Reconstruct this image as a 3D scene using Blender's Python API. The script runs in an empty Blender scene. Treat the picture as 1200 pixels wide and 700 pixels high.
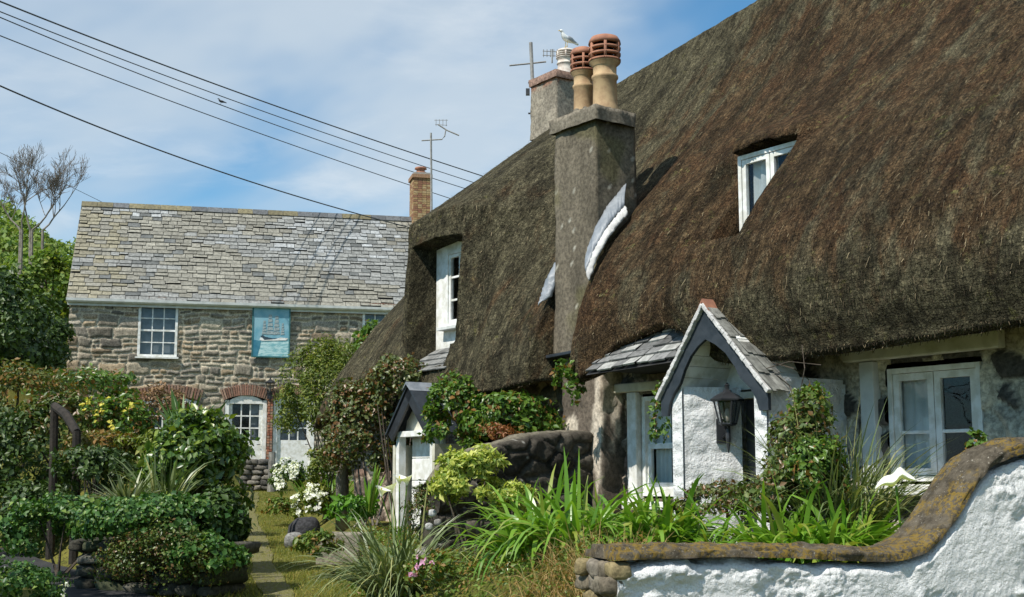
import bpy, math, random
import numpy as np
from mathutils import Vector, noise as mnoise
random.seed(7); RNG = np.random.default_rng(7)
sc = bpy.context.scene
C = sc.collection
# ------------------------------------------------------------------ camera, sky, sun, exposure
PITCH = math.atan(210/1500.0)
EYE = np.array([0, 0, 1.6])
cam_d = bpy.data.cameras.new('camera'); cam = bpy.data.objects.new('camera', cam_d); C.objects.link(cam)
cam_d.sensor_width = 36; cam_d.lens = 45.0; cam_d.clip_start = 0.1; cam_d.clip_end = 3000
cam.location = EYE; cam.rotation_euler = (math.pi/2 + PITCH, 0, 0)
sc.camera = cam
SUN_EL = math.radians(51)
A35 = math.radians(35)
T = np.array([math.sin(A35), -math.cos(A35), 0]); N = np.array([-math.cos(A35), -math.sin(A35), 0])
sa = math.radians(7)
SH = N*math.cos(sa) + T*math.sin(sa)
SUN = np.array([SH[0]*math.cos(SUN_EL), SH[1]*math.cos(SUN_EL), math.sin(SUN_EL)])
sd = bpy.data.lights.new('sun', 'SUN'); sd.energy = 4.8; sd.angle = math.radians(0.5); sd.color = (1, .95, .86)
so = bpy.data.objects.new('sun', sd); C.objects.link(so)
so.location = (-20, -10, 30); so.rotation_euler = Vector(SUN).to_track_quat('Z', 'Y').to_euler()
W = bpy.data.worlds.new('World'); sc.world = W; W.use_nodes = True
def build_world():
    nt = W.node_tree; nt.nodes.clear(); L = nt.links.new
    out = nt.nodes.new('ShaderNodeOutputWorld'); bg = nt.nodes.new('ShaderNodeBackground')
    sky = nt.nodes.new('ShaderNodeTexSky'); sky.sky_type = 'NISHITA'; sky.sun_disc = False
    sky.sun_elevation = SUN_EL; sky.sun_rotation = math.atan2(SUN[0], SUN[1]) % (2*math.pi)
    sky.air_density = 1.0; sky.dust_density = 0.3; sky.ozone_density = 3.0
    tc = nt.nodes.new('ShaderNodeTexCoord'); sep = nt.nodes.new('ShaderNodeSeparateXYZ'); L(tc.outputs['Generated'], sep.inputs[0])
    mx = nt.nodes.new('ShaderNodeMath'); mx.operation = 'MAXIMUM'; mx.inputs[1].default_value = 0.03; L(sep.outputs['Z'], mx.inputs[0])
    ad = nt.nodes.new('ShaderNodeMath'); ad.operation = 'ADD'; ad.inputs[1].default_value = 0.18; L(mx.outputs[0], ad.inputs[0])
    cmb = nt.nodes.new('ShaderNodeCombineXYZ')
    for i, a in enumerate('XY'):
        d = nt.nodes.new('ShaderNodeMath'); d.operation = 'DIVIDE'; L(sep.outputs[a], d.inputs[0]); L(ad.outputs[0], d.inputs[1]); L(d.outputs[0], cmb.inputs[i])
    def nz(scale, det, rough, off, dist=0.0, sx=1.0):
        mp = nt.nodes.new('ShaderNodeMapping'); mp.inputs['Location'].default_value = off; mp.inputs['Scale'].default_value = (scale*sx, scale, scale)
        mp.inputs['Rotation'].default_value = (0, 0, 0.5)
        L(cmb.outputs[0], mp.inputs[0]); n = nt.nodes.new('ShaderNodeTexNoise'); n.inputs['Scale'].default_value = 1; n.inputs['Detail'].default_value = det
        n.inputs['Roughness'].default_value = rough; n.inputs['Distortion'].default_value = dist; L(mp.outputs[0], n.inputs['Vector']); return n.outputs['Fac']
    def ramp(sock, a, b, lo=0.0, hi=1.0):
        m = nt.nodes.new('ShaderNodeMapRange'); m.interpolation_type = 'SMOOTHSTEP'; L(sock, m.inputs[0]); m.inputs[1].default_value = a; m.inputs[2].default_value = b
        m.inputs[3].default_value = lo; m.inputs[4].default_value = hi; return m.outputs[0]
    big = ramp(nz(CL[0], 6, .55, CL[1], .4, .95), .45, .58)
    wisp = ramp(nz(2.6, 9, .62, (3.1, 1.7, 0), .5, .8), .48, .80)
    def mix(col_f, a, b):
        m = nt.nodes.new('ShaderNodeMix'); m.data_type = 'RGBA'; L(col_f, m.inputs['Factor'])
        (L(a, m.inputs['A']) if not isinstance(a, tuple) else setattr(m.inputs['A'], 'default_value', a)); 
        (L(b, m.inputs['B']) if not isinstance(b, tuple) else setattr(m.inputs['B'], 'default_value', b)); return m.outputs['Result']
    mul = nt.nodes.new('ShaderNodeMath'); mul.operation = 'MULTIPLY'; L(big, mul.inputs[0]); mul.inputs[1].default_value = CL[2]
    tint = nt.nodes.new('ShaderNodeMix'); tint.data_type = 'RGBA'; tint.blend_type = 'MULTIPLY'; tint.inputs['Factor'].default_value = 1; L(sky.outputs[0], tint.inputs['A']); tint.inputs['B'].default_value = (.56, .92, 1.0, 1)
    c1 = mix(mul.outputs[0], tint.outputs['Result'], CLOUD_COL)
    mul2 = nt.nodes.new('ShaderNodeMath'); mul2.operation = 'MULTIPLY'; L(wisp, mul2.inputs[0]); mul2.inputs[1].default_value = CL[3]
    c2 = mix(mul2.outputs[0], c1, CLOUD_COL2)
    L(c2, bg.inputs['Color']); bg.inputs['Strength'].default_value = 0.12
    L(bg.outputs[0], out.inputs[0])
CL = (0.42, (3.1, 4.4, 0), .80, .40)
CLOUD_COL = (4.4, 5.0, 5.5, 1); CLOUD_COL2 = (6.2, 6.5, 6.7, 1)
build_world()
sc.view_settings.view_transform = 'Standard'; sc.view_settings.look = 'None'; sc.view_settings.exposure = 0.28; sc.view_settings.gamma = 1
sc.view_settings.use_curve_mapping = False
sc.render.engine = 'CYCLES'
sc.cycles.max_bounces = 6; sc.cycles.transparent_max_bounces = 12

# ------------------------------------------------------------------ helpers
def ray(x, y):
    c, s = math.cos(PITCH), math.sin(PITCH)
    return np.array([0, c, s])*1500 + (x-600)*np.array([1., 0, 0]) + (350-y)*np.array([0, -s, c])
def at(x, y, Y):
    r = ray(x, y); return EYE + r*Y/r[1]
r0 = ray(765, 520); O = EYE + r0*13.5/r0[1]; O[2] = 0
def cw(t, w, z): return O + t*T + w*N + np.array([0, 0, z])       # cottage frame: along the front, outwards, up
def cwa(t, w, z): t, w, z = np.broadcast_arrays(t, w, z); return O + t[..., None]*T + w[..., None]*N + z[..., None]*np.array([0, 0, 1.])
def sstep(a, b, x):
    x = np.clip((np.asarray(x, float)-a)/(b-a), 0, 1); return x*x*(3-2*x)
def _hash(i, j, seed):
    h = (i.astype(np.int64)*374761393 + j.astype(np.int64)*668265263 + seed*974634777) & 0xffffffff
    h = ((h ^ (h >> 13))*1274126177) & 0xffffffff
    return ((h ^ (h >> 16)) & 0xffffff)/float(0xffffff)
def vnoise(u, v, seed=0):
    u = np.asarray(u, float); v = np.asarray(v, float)
    i = np.floor(u); j = np.floor(v); f = u-i; g = v-j; f = f*f*(3-2*f); g = g*g*(3-2*g)
    a = _hash(i, j, seed); b = _hash(i+1, j, seed); c = _hash(i, j+1, seed); d = _hash(i+1, j+1, seed)
    return (a*(1-f)+b*f)*(1-g) + (c*(1-f)+d*f)*g
def fbm(u, v, oc=4, seed=0, gain=.5):
    s = 0; a = 1; tot = 0
    for k in range(oc):
        s = s + a*vnoise(u*2**k, v*2**k, seed+k*17); tot += a; a *= gain
    return s/tot - .5
def worley(u, v, seed=0, jit=.9):
    iu = np.floor(u); iv = np.floor(v); f1 = np.full(u.shape, 9.); f2 = np.full(u.shape, 9.); idd = np.zeros(u.shape)
    for di in (-1, 0, 1):
        for dj in (-1, 0, 1):
            ci = iu+di; cj = iv+dj
            px = ci+.5+jit*(_hash(ci, cj, seed)-.5); py = cj+.5+jit*(_hash(ci, cj, seed+5)-.5)
            d = np.hypot(px-u, py-v); hid = _hash(ci, cj, seed+9)
            nb = d < f1
            f2 = np.where(nb, f1, np.minimum(f2, d)); idd = np.where(nb, hid, idd); f1 = np.where(nb, d, f1)
    return f1, f2, idd
def root_loc(p):
    return np.array(p.get('base', (0, 0, 0))) if p is not None else None
def obj(name, V, F, mat, parent=None, smooth=False, colors=None, uvs=None, fmats=None, base=None, vcols_loop=None):
    V = np.asarray(V, float).reshape(-1, 3)
    if parent is not None: b = np.array(parent['base'])
    elif base is not None: b = np.array(base, float)
    else: b = np.array([(V[:, 0].min()+V[:, 0].max())/2, (V[:, 1].min()+V[:, 1].max())/2, V[:, 2].min()])
    me = bpy.data.meshes.new(name)
    Vl = V-b
    if isinstance(F, np.ndarray):
        k = F.shape[1]; n = len(F)
        me.vertices.add(len(Vl)); me.vertices.foreach_set('co', Vl.astype(np.float32).ravel())
        me.loops.add(n*k); me.loops.foreach_set('vertex_index', F.astype(np.int32).ravel())
        me.polygons.add(n); me.polygons.foreach_set('loop_start', np.arange(0, n*k, k, dtype=np.int32))
        try: me.polygons.foreach_set('loop_total', np.full(n, k, dtype=np.int32))
        except Exception: pass
        me.update(calc_edges=True)
    else:
        me.from_pydata([tuple(v) for v in Vl], [], F); me.update()
    mats = mat if isinstance(mat, (list, tuple)) else [mat]
    for m in mats: me.materials.append(m)
    if fmats is not None: me.polygons.foreach_set('material_index', np.asarray(fmats, dtype=np.int32))
    if smooth: me.polygons.foreach_set('use_smooth', np.ones(len(me.polygons), dtype=bool))
    if colors is not None:
        a = me.color_attributes.new('Col', 'FLOAT_COLOR', 'POINT'); cc = np.ones((len(V), 4), np.float32); cc[:, :3] = colors; a.data.foreach_set('color', cc.ravel())
    if uvs is not None:
        ul = me.uv_layers.new(name='UVMap'); li = np.zeros(len(me.loops), dtype=np.int32); me.loops.foreach_get('vertex_index', li)
        ul.data.foreach_set('uv', np.asarray(uvs, np.float32)[li].ravel())
    me.validate()
    o = bpy.data.objects.new(name, me); C.objects.link(o)
    if parent is not None: o.parent = parent
    else: o.location = b
    o['base'] = [float(x) for x in b]
    return o
def tag(o, label=None, cat=None, group=None, kind=None):
    if label: o['label'] = label
    if cat: o['category'] = cat
    if group: o['group'] = group
    if kind: o['kind'] = kind
    return o
def thing(name, base, label, cat, group=None):
    o = bpy.data.objects.new(name, None); C.objects.link(o); o.empty_display_size = .2
    o.location = base; o['base'] = [float(x) for x in base]
    return tag(o, label, cat, group)
class MB:
    def __init__(s): s.v = []; s.f = []; s.m = []; s.c = []
    def add(s, V, F, mi=0, col=None):
        n = len(s.v); s.v += [tuple(map(float, p)) for p in V]; s.f += [tuple(int(i)+n for i in f) for f in F]; s.m += [mi]*len(F)
        s.c += [col or (1, 1, 1)]*len(V); return s
    def box(s, c, ex, ey, ez, mi=0, col=None):            # centre, three half-axis vectors
        c, ex, ey, ez = map(lambda a: np.array(a, float), (c, ex, ey, ez))
        V = [c+i*ex+j*ey+k*ez for k in (-1, 1) for j in (-1, 1) for i in (-1, 1)]
        F = [(0, 2, 3, 1), (4, 5, 7, 6), (0, 1, 5, 4), (2, 6, 7, 3), (0, 4, 6, 2), (1, 3, 7, 5)]
        return s.add(V, F, mi, col)
    def tube(s, pts, r, n=6, mi=0, col=None):
        pts = [np.array(p, float) for p in pts]; r = r if hasattr(r, '__len__') else [r]*len(pts); V = []; F = []
        for i, p in enumerate(pts):
            d = pts[min(i+1, len(pts)-1)]-pts[max(i-1, 0)]; d = d/(np.linalg.norm(d)+1e-9)
            a = np.cross(d, [0, 0, 1.] if abs(d[2]) < .9 else [1., 0, 0]); a /= np.linalg.norm(a); b = np.cross(d, a)
            for k in range(n):
                q = 2*math.pi*k/n; V.append(p+r[i]*(math.cos(q)*a+math.sin(q)*b))
        for i in range(len(pts)-1):
            for k in range(n): F.append((i*n+k, i*n+(k+1) % n, (i+1)*n+(k+1) % n, (i+1)*n+k))
        F.append(tuple(range(n))[::-1]); F.append(tuple((len(pts)-1)*n+k for k in range(n)))
        return s.add(V, F, mi, col)
    def lathe(s, c, prof, n=20, mi=0, col=None, a0=0, a1=2*math.pi):      # prof: (radius, z)
        c = np.array(c, float); V = []; F = []; full = abs(a1-a0-2*math.pi) < 1e-6; m = n if full else n+1
        for r, z in prof:
            for k in range(m):
                q = a0+(a1-a0)*k/n; V.append(c+np.array([r*math.cos(q), r*math.sin(q), z]))
        for i in range(len(prof)-1):
            for k in range(n): k2 = (k+1) % m; F.append((i*m+k, i*m+k2, (i+1)*m+k2, (i+1)*m+k))
        return s.add(V, F, mi, col)
    def prism(s, poly, d, mi=0, col=None):                 # polygon of 3d points extruded by vector d
        poly = [np.array(p, float) for p in poly]; n = len(poly); d = np.array(d, float)
        V = poly+[p+d for p in poly]
        F = [tuple(range(n)), tuple(range(2*n-1, n-1, -1))]+[(i, n+i, n+(i+1) % n, (i+1) % n) for i in range(n)]
        return s.add(V, F, mi, col)
    def build(s, name, mat, parent=None, smooth=False, cols=False, base=None, bevel=0):
        o = obj(name, s.v, s.f, mat, parent, smooth, colors=np.array(s.c) if cols else None, fmats=s.m if isinstance(mat, (list, tuple)) else None, base=base)
        if bevel:
            b = o.modifiers.new('bevel', 'BEVEL'); b.width = bevel; b.segments = 2; b.limit_method = 'ANGLE'
        return o
def grid_faces(nu, nv):
    i = np.arange(nu-1)[:, None]; j = np.arange(nv-1)[None, :]
    a = (i*nv+j).ravel(); return np.stack([a, a+nv, a+nv+1, a+1], 1)
UP = np.array([0, 0, 1.])

# ------------------------------------------------------------------ materials
class NT:
    def __init__(s, name):
        s.m = bpy.data.materials.new(name); s.m.use_nodes = True; s.t = s.m.node_tree; s.t.nodes.clear()
        s.out = s.t.nodes.new('ShaderNodeOutputMaterial'); s.p = s.t.nodes.new('ShaderNodeBsdfPrincipled'); s.t.links.new(s.p.outputs[0], s.out.inputs[0])
    def n(s, ty, **kw):
        x = s.t.nodes.new(ty)
        for k, v in kw.items(): setattr(x, k, v)
        return x
    def L(s, a, b): s.t.links.new(a, b)
    def coord(s, which='Object', scale=(1, 1, 1), rot=(0, 0, 0), loc=(0, 0, 0)):
        tc = s.n('ShaderNodeTexCoord'); mp = s.n('ShaderNodeMapping'); s.L(tc.outputs[which], mp.inputs[0])
        mp.inputs['Scale'].default_value = scale; mp.inputs['Rotation'].default_value = rot; mp.inputs['Location'].default_value = loc; return mp.outputs[0]
    def noise(s, vec, scale, det=4, rough=.55, dist=0):
        x = s.n('ShaderNodeTexNoise'); s.L(vec, x.inputs['Vector']); x.inputs['Scale'].default_value = scale; x.inputs['Detail'].default_value = det
        x.inputs['Roughness'].default_value = rough; x.inputs['Distortion'].default_value = dist; return x.outputs['Fac']
    def voro(s, vec, scale, feature='F1', out='Distance', rnd=1):
        x = s.n('ShaderNodeTexVoronoi', feature=feature); s.L(vec, x.inputs['Vector']); x.inputs['Scale'].default_value = scale; x.inputs['Randomness'].default_value = rnd; return x.outputs[out]
    def rng(s, sock, a, b, lo=0., hi=1.):
        m = s.n('ShaderNodeMapRange', interpolation_type='SMOOTHSTEP'); s.L(sock, m.inputs[0])
        for i, v in zip((1, 2, 3, 4), (a, b, lo, hi)): m.inputs[i].default_value = v
        return m.outputs[0]
    def mix(s, f, a, b, blend='MIX'):
        m = s.n('ShaderNodeMix', data_type='RGBA', blend_type=blend)
        for sock, v in ((m.inputs['Factor'], f), (m.inputs['A'], a), (m.inputs['B'], b)):
            if isinstance(v, (tuple, list)): sock.default_value = (*v, 1) if len(v) == 3 else v
            elif isinstance(v, (int, float)): sock.default_value = v
            else: s.L(v, sock)
        return m.outputs['Result']
    def math(s, op, a, b=None):
        m = s.n('ShaderNodeMath', operation=op)
        for sock, v in zip(m.inputs, (a, b)):
            if v is None: continue
            if isinstance(v, (int, float)): sock.default_value = v
            else: s.L(v, sock)
        return m.outputs[0]
    def bump(s, h, strength=.5, dist=.02, prev=None):
        b = s.n('ShaderNodeBump'); s.L(h, b.inputs['Height']); b.inputs['Strength'].default_value = strength; b.inputs['Distance'].default_value = dist
        if prev is not None: s.L(prev, b.inputs['Normal'])
        return b.outputs[0]
    def fin(s, col=None, rough=.8, normal=None, spec=.3):
        if col is not None:
            if isinstance(col, (tuple, list)): s.p.inputs['Base Color'].default_value = (*col, 1)
            else: s.L(col, s.p.inputs['Base Color'])
        if isinstance(rough, (int, float)): s.p.inputs['Roughness'].default_value = rough
        else: s.L(rough, s.p.inputs['Roughness'])
        if normal is not None: s.L(normal, s.p.inputs['Normal'])
        s.p.inputs['Specular IOR Level'].default_value = spec
        return s.m
def simple(name, c1, c2, scale=6, rough=.7, bs=40, bstr=.3, bd=.005, spec=.3):
    k = NT(name); v = k.coord(); f = k.rng(k.noise(v, scale, 5), .35, .65); f2 = k.noise(v, bs, 4)
    return k.fin(k.mix(f, c1, c2), rough, k.bump(f2, bstr, bd), spec)
def vcol(name, rough=.85, bs=60, bstr=.4, bd=.006, var=.35, spec=.2, nscale=25):
    k = NT(name); a = k.n('ShaderNodeAttribute', attribute_name='Col'); v = k.coord()
    n = k.rng(k.noise(v, nscale, 6, .65), .3, .7, 1-var, 1+var)
    m = k.mix(1.0, a.outputs['Color'], n, 'MULTIPLY')
    return k.fin(m, rough, k.bump(k.noise(v, bs, 5, .65), bstr, bd), spec)
GAIN = {q: (1, 1, 1) for q in ('yellow_petal', 'white_petal', 'pink_petal', 'dead_leaf', 'dry_grass', 'lime_leaf', 'yucca_leaf')}; GAIN['ivy_leaf'] = (1.4, 1.55, .95); GAIN['glossy_leaf'] = (1.6, 1.75, 1.0); GAIN['dark_shaded_leaf'] = (1.5, 1.7, 1.0); GAIN['rose_leaf'] = (1.45, 1.6, 1.0); GAIN['olive_leaf'] = (1.45, 1.6, 1.0); GAIN['grass_blade'] = (1.7, 1.55, 1.0); GAIN['ground_cover_leaf'] = (1.35, 1.6, 1.0)
def leafmat(name, a, b, c=None, rough=.45, trans=.25, cfrac=.12, spec=.45):
    k = NT(name); g = k.n('ShaderNodeNewGeometry'); r = g.outputs['Random Per Island']
    gn = GAIN.get(name, (1.25, 1.45, 1.0)); a, b = [tuple(x*y for x, y in zip(q, gn)) for q in (a, b)]; c = None if c is None else tuple(x*y for x, y in zip(c, gn)); col = k.mix(r, a, b)
    if c is not None:
        rr = k.math('FRACT', k.math('MULTIPLY', r, 17.31)); col = k.mix(k.rng(rr, 1-cfrac-.04, 1-cfrac+.04), col, c)
    k.fin(col, rough, None, spec)
    tr = k.n('ShaderNodeBsdfTranslucent'); br = k.mix(1.0, col, (1.5, 1.6, .7), 'MULTIPLY'); k.L(br, tr.inputs['Color'])
    ms = k.n('ShaderNodeMixShader'); ms.inputs[0].default_value = trans; k.L(k.p.outputs[0], ms.inputs[1]); k.L(tr.outputs[0], ms.inputs[2]); k.L(ms.outputs[0], k.out.inputs[0])
    return k.m
def glassmat(name, tint=(.86, .89, .9), frac=.5):
    k = NT(name); tr = k.n('ShaderNodeBsdfTransparent'); tr.inputs[0].default_value = (*tint, 1)
    gl = k.n('ShaderNodeBsdfGlossy'); gl.inputs['Roughness'].default_value = .03; gl.inputs[0].default_value = (.9, .95, 1, 1)
    v = k.coord(); k.L(k.bump(k.noise(v, 4, 2), .12, .02), gl.inputs['Normal'])
    fr = k.n('ShaderNodeLayerWeight'); fr.inputs[0].default_value = .28
    ms = k.n('ShaderNodeMixShader'); k.L(k.math('ADD', k.math('MULTIPLY', fr.outputs['Fresnel'], .5), .02), ms.inputs[0])
    k.L(tr.outputs[0], ms.inputs[1]); k.L(gl.outputs[0], ms.inputs[2]); k.L(ms.outputs[0], k.out.inputs[0]); return k.m
M = {}
M['white_paint'] = simple('white_paint', (.80, .80, .78), (.60, .59, .53), 9, .55, 30, .35, .004, .35)
M['cream_paint'] = simple('cream_paint', (.62, .60, .50), (.46, .44, .34), 6, .55, 30, .3, .004)
M['grey_paint'] = simple('grey_paint', (.62, .63, .61), (.50, .51, .49), 5, .6, 40, .2, .003)
M['black_paint'] = simple('black_paint', (.018, .019, .022), (.03, .032, .036), 8, .4, 30, .2, .003, .4)
M['slate_paint'] = simple('slate_blue_paint', (.020, .026, .033), (.034, .041, .050), 9, .5, 40, .3, .003, .35)
M['lead'] = simple('lead_sheet', (.16, .18, .205), (.25, .27, .295), 7, .5, 18, .5, .012, .5)
M['mortar_white'] = simple('lime_fillet', (.58, .57, .55), (.42, .41, .4), 9, .85, 40, .6, .01)
M['terracotta'] = simple('terracotta', (.36, .165, .10), (.25, .115, .075), 10, .8, 40, .3, .004)
M['buff_clay'] = simple('buff_clay', (.47, .33, .185), (.33, .215, .12), 9, .8, 60, .3, .004)
M['white_clay'] = simple('white_clay', (.66, .60, .53), (.5, .42, .36), 12, .8, 60, .3, .004)
M['curtain'] = simple('curtain_cloth', (.75, .76, .73), (.6, .62, .6), 3, .9, 60, .2, .003)
M['metal'] = simple('galvanised_metal', (.30, .29, .27), (.2, .19, .18), 12, .5, 60, .3, .003, .5)
M['dark_metal'] = simple('dark_metal', (.03, .03, .032), (.05, .05, .05), 12, .45, 60, .3, .003, .5)
M['cable'] = simple('cable_sheath', (.035, .04, .045), (.05, .055, .06), 3, .6, 30, .1, .001)
M['old_wood'] = simple('weathered_wood', (.018, .015, .012), (.035, .028, .022), 10, .85, 50, .6, .008)
M['grey_wood'] = simple('grey_wood', (.26, .25, .22), (.16, .15, .13), 10, .85, 50, .6, .008)
M['bark'] = simple('bark', (.10, .08, .06), (.05, .04, .03), 12, .9, 60, .8, .01)
M['pale_bark'] = simple('pale_bark', (.27, .24, .20), (.15, .13, .11), 8, .9, 60, .8, .01)
M['twig'] = simple('pale_twig', (.20, .17, .14), (.13, .11, .09), 8, .9)
M['net'] = simple('net_curtain_cloth', (.30, .32, .34), (.22, .24, .26), 5, .9)
M['dark'] = simple('interior_shade', (.012, .012, .012), (.02, .02, .02), 4, .9)  # near-black, paints the shade under the pentice and in the cowl slots
M['feather_white'] = simple('white_feathers', (.85, .85, .84), (.75, .75, .74), 10, .7, 60, .2, .003)
M['feather_grey'] = simple('grey_feathers', (.38, .40, .43), (.3, .32, .35), 10, .7, 60, .2, .003)
M['feather_dark'] = simple('dark_feathers', (.03, .03, .035), (.05, .05, .05), 10, .7, 60, .2, .003)
M['beak'] = simple('yellow_beak', (.65, .45, .06), (.6, .4, .05), 10, .5)
M['glass'] = glassmat('window_glass')
M['lamp_glass'] = glassmat('lamp_glass', (.7, .7, .68))
M['stone'] = vcol('rubble_stone', .9, 45, .6, .012, .45)
M['brick'] = vcol('brick', .9, 70, .4, .006, .3)
M['slate'] = vcol('roof_slate', .55, 40, .4, .005, .35, .4, 14)
M['render'] = vcol('rough_render', .95, 80, .6, .012, .4)
def whitewash(name, base=(.78, .78, .77), dirt=(.42, .42, .40)):
    k = NT(name); v = k.coord(); n = k.noise(v, 7, 8, .7); f = k.rng(n, .58, .72)
    f2 = k.rng(k.noise(v, 38, 6, .7), .66, .74)
    col = k.mix(f2, k.mix(f, base, tuple(x*.88 for x in base)), dirt)
    b1 = k.bump(k.noise(v, 8, 7, .66), .9, .07); b2 = k.bump(k.noise(v, 40, 6, .7), .8, .018, b1)
    stn = k.rng(k.noise(k.coord('Object', (1, 1, .5)), 2.6, 7, .7), .56, .68); col = k.mix(k.math('MULTIPLY', stn, .45), col, (.40, .41, .38)); return k.fin(col, .9, b2, .15)
M['whitewash'] = whitewash('whitewash')
def lichen_stone(name):
    k = NT(name); v = k.coord(); base = k.mix(k.rng(k.noise(v, 12, 7, .7), .3, .7), (.050, .042, .031), (.150, .127, .095))
    pale = k.rng(k.noise(v, 60, 4, .6), .62, .70); base = k.mix(pale, base, (.36, .33, .27))
    yel = k.math('MULTIPLY', k.rng(k.noise(v, 34, 6, .7), .46, .55), k.rng(k.noise(v, 3.2, 3), .38, .52))
    base = k.mix(k.math('MULTIPLY', yel, .8), base, (.235, .155, .03)); drk = k.rng(k.noise(v, 22, 6, .75, .5), .60, .72); base = k.mix(drk, base, (.03, .027, .022))
    b = k.bump(k.noise(v, 25, 7, .7), .9, .03); b = k.bump(k.noise(v, 110, 4, .7), .6, .008, b)
    return k.fin(base, .95, b, .1)
M['coping'] = lichen_stone('lichen_coping')
def thatch_mat():
    k = NT('weathered_thatch'); tc = k.n('ShaderNodeTexCoord'); v_ = tc.outputs['Object']
    for rot in ((0, 0, math.radians(55)), (math.radians(-55), 0, 0)):           # along the ridge, up the slope, out of the slope
        mp = k.n('ShaderNodeMapping'); mp.inputs['Rotation'].default_value = rot; k.L(v_, mp.inputs[0]); v_ = mp.outputs[0]
    base_v = v_
    def uvc(scale=(1, 1, 1), rot=(0, 0, 0), loc=(0, 0, 0)):
        mp = k.n('ShaderNodeMapping'); mp.inputs['Scale'].default_value = scale; mp.inputs['Rotation'].default_value = rot; mp.inputs['Location'].default_value = loc; k.L(base_v, mp.inputs[0]); return mp.outputs[0]
    uv = uvc()
    cells = k.n('ShaderNodeTexVoronoi', feature='F1'); k.L(uvc((1, .70, 1)), cells.inputs['Vector']); cells.inputs['Scale'].default_value = 62
    sc_ = k.n('ShaderNodeSeparateColor'); k.L(cells.outputs['Color'], sc_.inputs[0]); grain = k.math('POWER', sc_.outputs[0], 2.2)
    cells2 = k.n('ShaderNodeTexVoronoi', feature='F1'); k.L(uvc((1, .40, 1), (0, 0, .06)), cells2.inputs['Vector']); cells2.inputs['Scale'].default_value = 38
    sd_ = k.n('ShaderNodeSeparateColor'); k.L(cells2.outputs['Color'], sd_.inputs[0]); g2 = k.math('POWER', sd_.outputs[1], 1.6)
    fine = k.noise(uvc((1, .7, 1)), 75, 5, .75); mid = k.noise(uvc((1, .5, 1), (0, 0, .1)), 14, 6, .7)
    g = k.math('ADD', k.math('MULTIPLY', grain, .42), k.math('ADD', k.math('MULTIPLY', g2, .22), k.math('MULTIPLY', k.rng(fine, .35, .68), .36)))
    g = k.math('MULTIPLY', g, k.rng(mid, .28, .66, .38, 1.30))
    streak = k.noise(uvc((1, .17, 1), (0, 0, .20)), 5.0, 7, .68, .5)
    pat = k.noise(uvc((.9, .6, 1)), 2.6, 8, .68, .4); grey = k.noise(uvc((1.1, .5, 1), (0, 0, 0), (4, 2, 0)), 2.4, 7, .68, .5)
    brown = k.mix(g, (.0085, .006, .0035), (.150, .100, .053)); rust = k.mix(g, (.010, .0055, .003), (.132, .078, .040)); olive = k.mix(g, (.0095, .009, .0055), (.165, .145, .088))
    col = k.mix(k.rng(k.math('ADD', k.math('MULTIPLY', pat, .6), k.math('MULTIPLY', streak, .4)), .47, .58), brown, rust)
    at_ = k.n('ShaderNodeAttribute', attribute_name='Col'); sp = k.n('ShaderNodeSeparateColor'); k.L(at_.outputs['Color'], sp.inputs[0])
    col = k.mix(k.rng(k.math('ADD', grey, sp.outputs[0]), .46, .66), col, olive)
    moss = k.math('MULTIPLY', k.rng(k.noise(uv, 9, 6, .72), .57, .66), k.rng(k.noise(uv, 1.6, 4), .46, .60)); col = k.mix(k.math('MULTIPLY', moss, .8), col, k.mix(g, (.016, .018, .006), (.26, .24, .09)))
    spk = k.rng(k.voro(uvc((1, .7, 1)), 34), .0, .14, 1, 0); spm = k.math('MULTIPLY', spk, k.rng(k.noise(uv, 14, 4, .7), .53, .62)); col = k.mix(k.math('MULTIPLY', spm, .75), col, (.40, .37, .29))
    rut = k.rng(streak, .38, .58, .62, 1.38); col = k.mix(1.0, col, rut, 'MULTIPLY')
    net = k.voro(uvc((1.3, .85, 1)), 30, 'DISTANCE_TO_EDGE', 'Distance', .30); netf = k.rng(net, .03, .13); col = k.mix(k.math('MULTIPLY', k.math('SUBTRACT', 1.0, netf), .32), col, (.012, .011, .010))
    b = k.bump(cells.outputs['Distance'], .8, .014); b = k.bump(fine, .9, .016, b); b = k.bump(mid, .8, .04, b); b = k.bump(netf, .6, .010, b)
    return k.fin(col, .95, b, .08)
M['thatch'] = thatch_mat()
def straw_mat():
    k = NT('loose_straw'); g = k.n('ShaderNodeNewGeometry'); r = g.outputs['Random Per Island']
    rr = k.math('POWER', r, 5.0); return k.fin(k.mix(rr, (.022, .014, .008), (.34, .27, .16)), .8, None, .2)
M['straw'] = straw_mat()
def ground_mat():
    k = NT('ground_turf'); v = k.coord(); n = k.rng(k.noise(v, 1.6, 7, .65), .35, .65); n2 = k.noise(v, 28, 6, .7)
    c = k.mix(n, (.085, .10, .018), (.16, .15, .034)); c = k.mix(k.rng(n2, .5, .62), c, (.04, .035, .018)); c = k.mix(k.rng(k.noise(v, 6, 4), .6, .7), c, (.16, .12, .045))
    return k.fin(c, .95, k.bump(n2, .8, .03), .1)
M['ground'] = ground_mat()
def gravel_mat():
    k = NT('gravel'); v = k.coord(); vo = k.voro(v, 42, 'F1', 'Color'); n = k.noise(v, 17, 7, .7)
    sp = k.n('ShaderNodeSeparateColor'); k.L(vo, sp.inputs[0])
    c = k.mix(sp.outputs[0], (.12, .105, .065), (.22, .195, .14)); c = k.mix(k.rng(n, .36, .58), c, (.15, .145, .042)); d = k.voro(v, 42)
    return k.fin(c, .95, k.bump(d, .9, .02), .15)
M['gravel'] = gravel_mat()
M['tarmac'] = simple('tarmac', (.026, .026, .028), (.04, .04, .04), 5, .9, 120, .7, .008)
M['soil'] = simple('soil', (.045, .03, .02), (.02, .014, .01), 8, .95, 40, .8, .02)
G = leafmat
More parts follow.
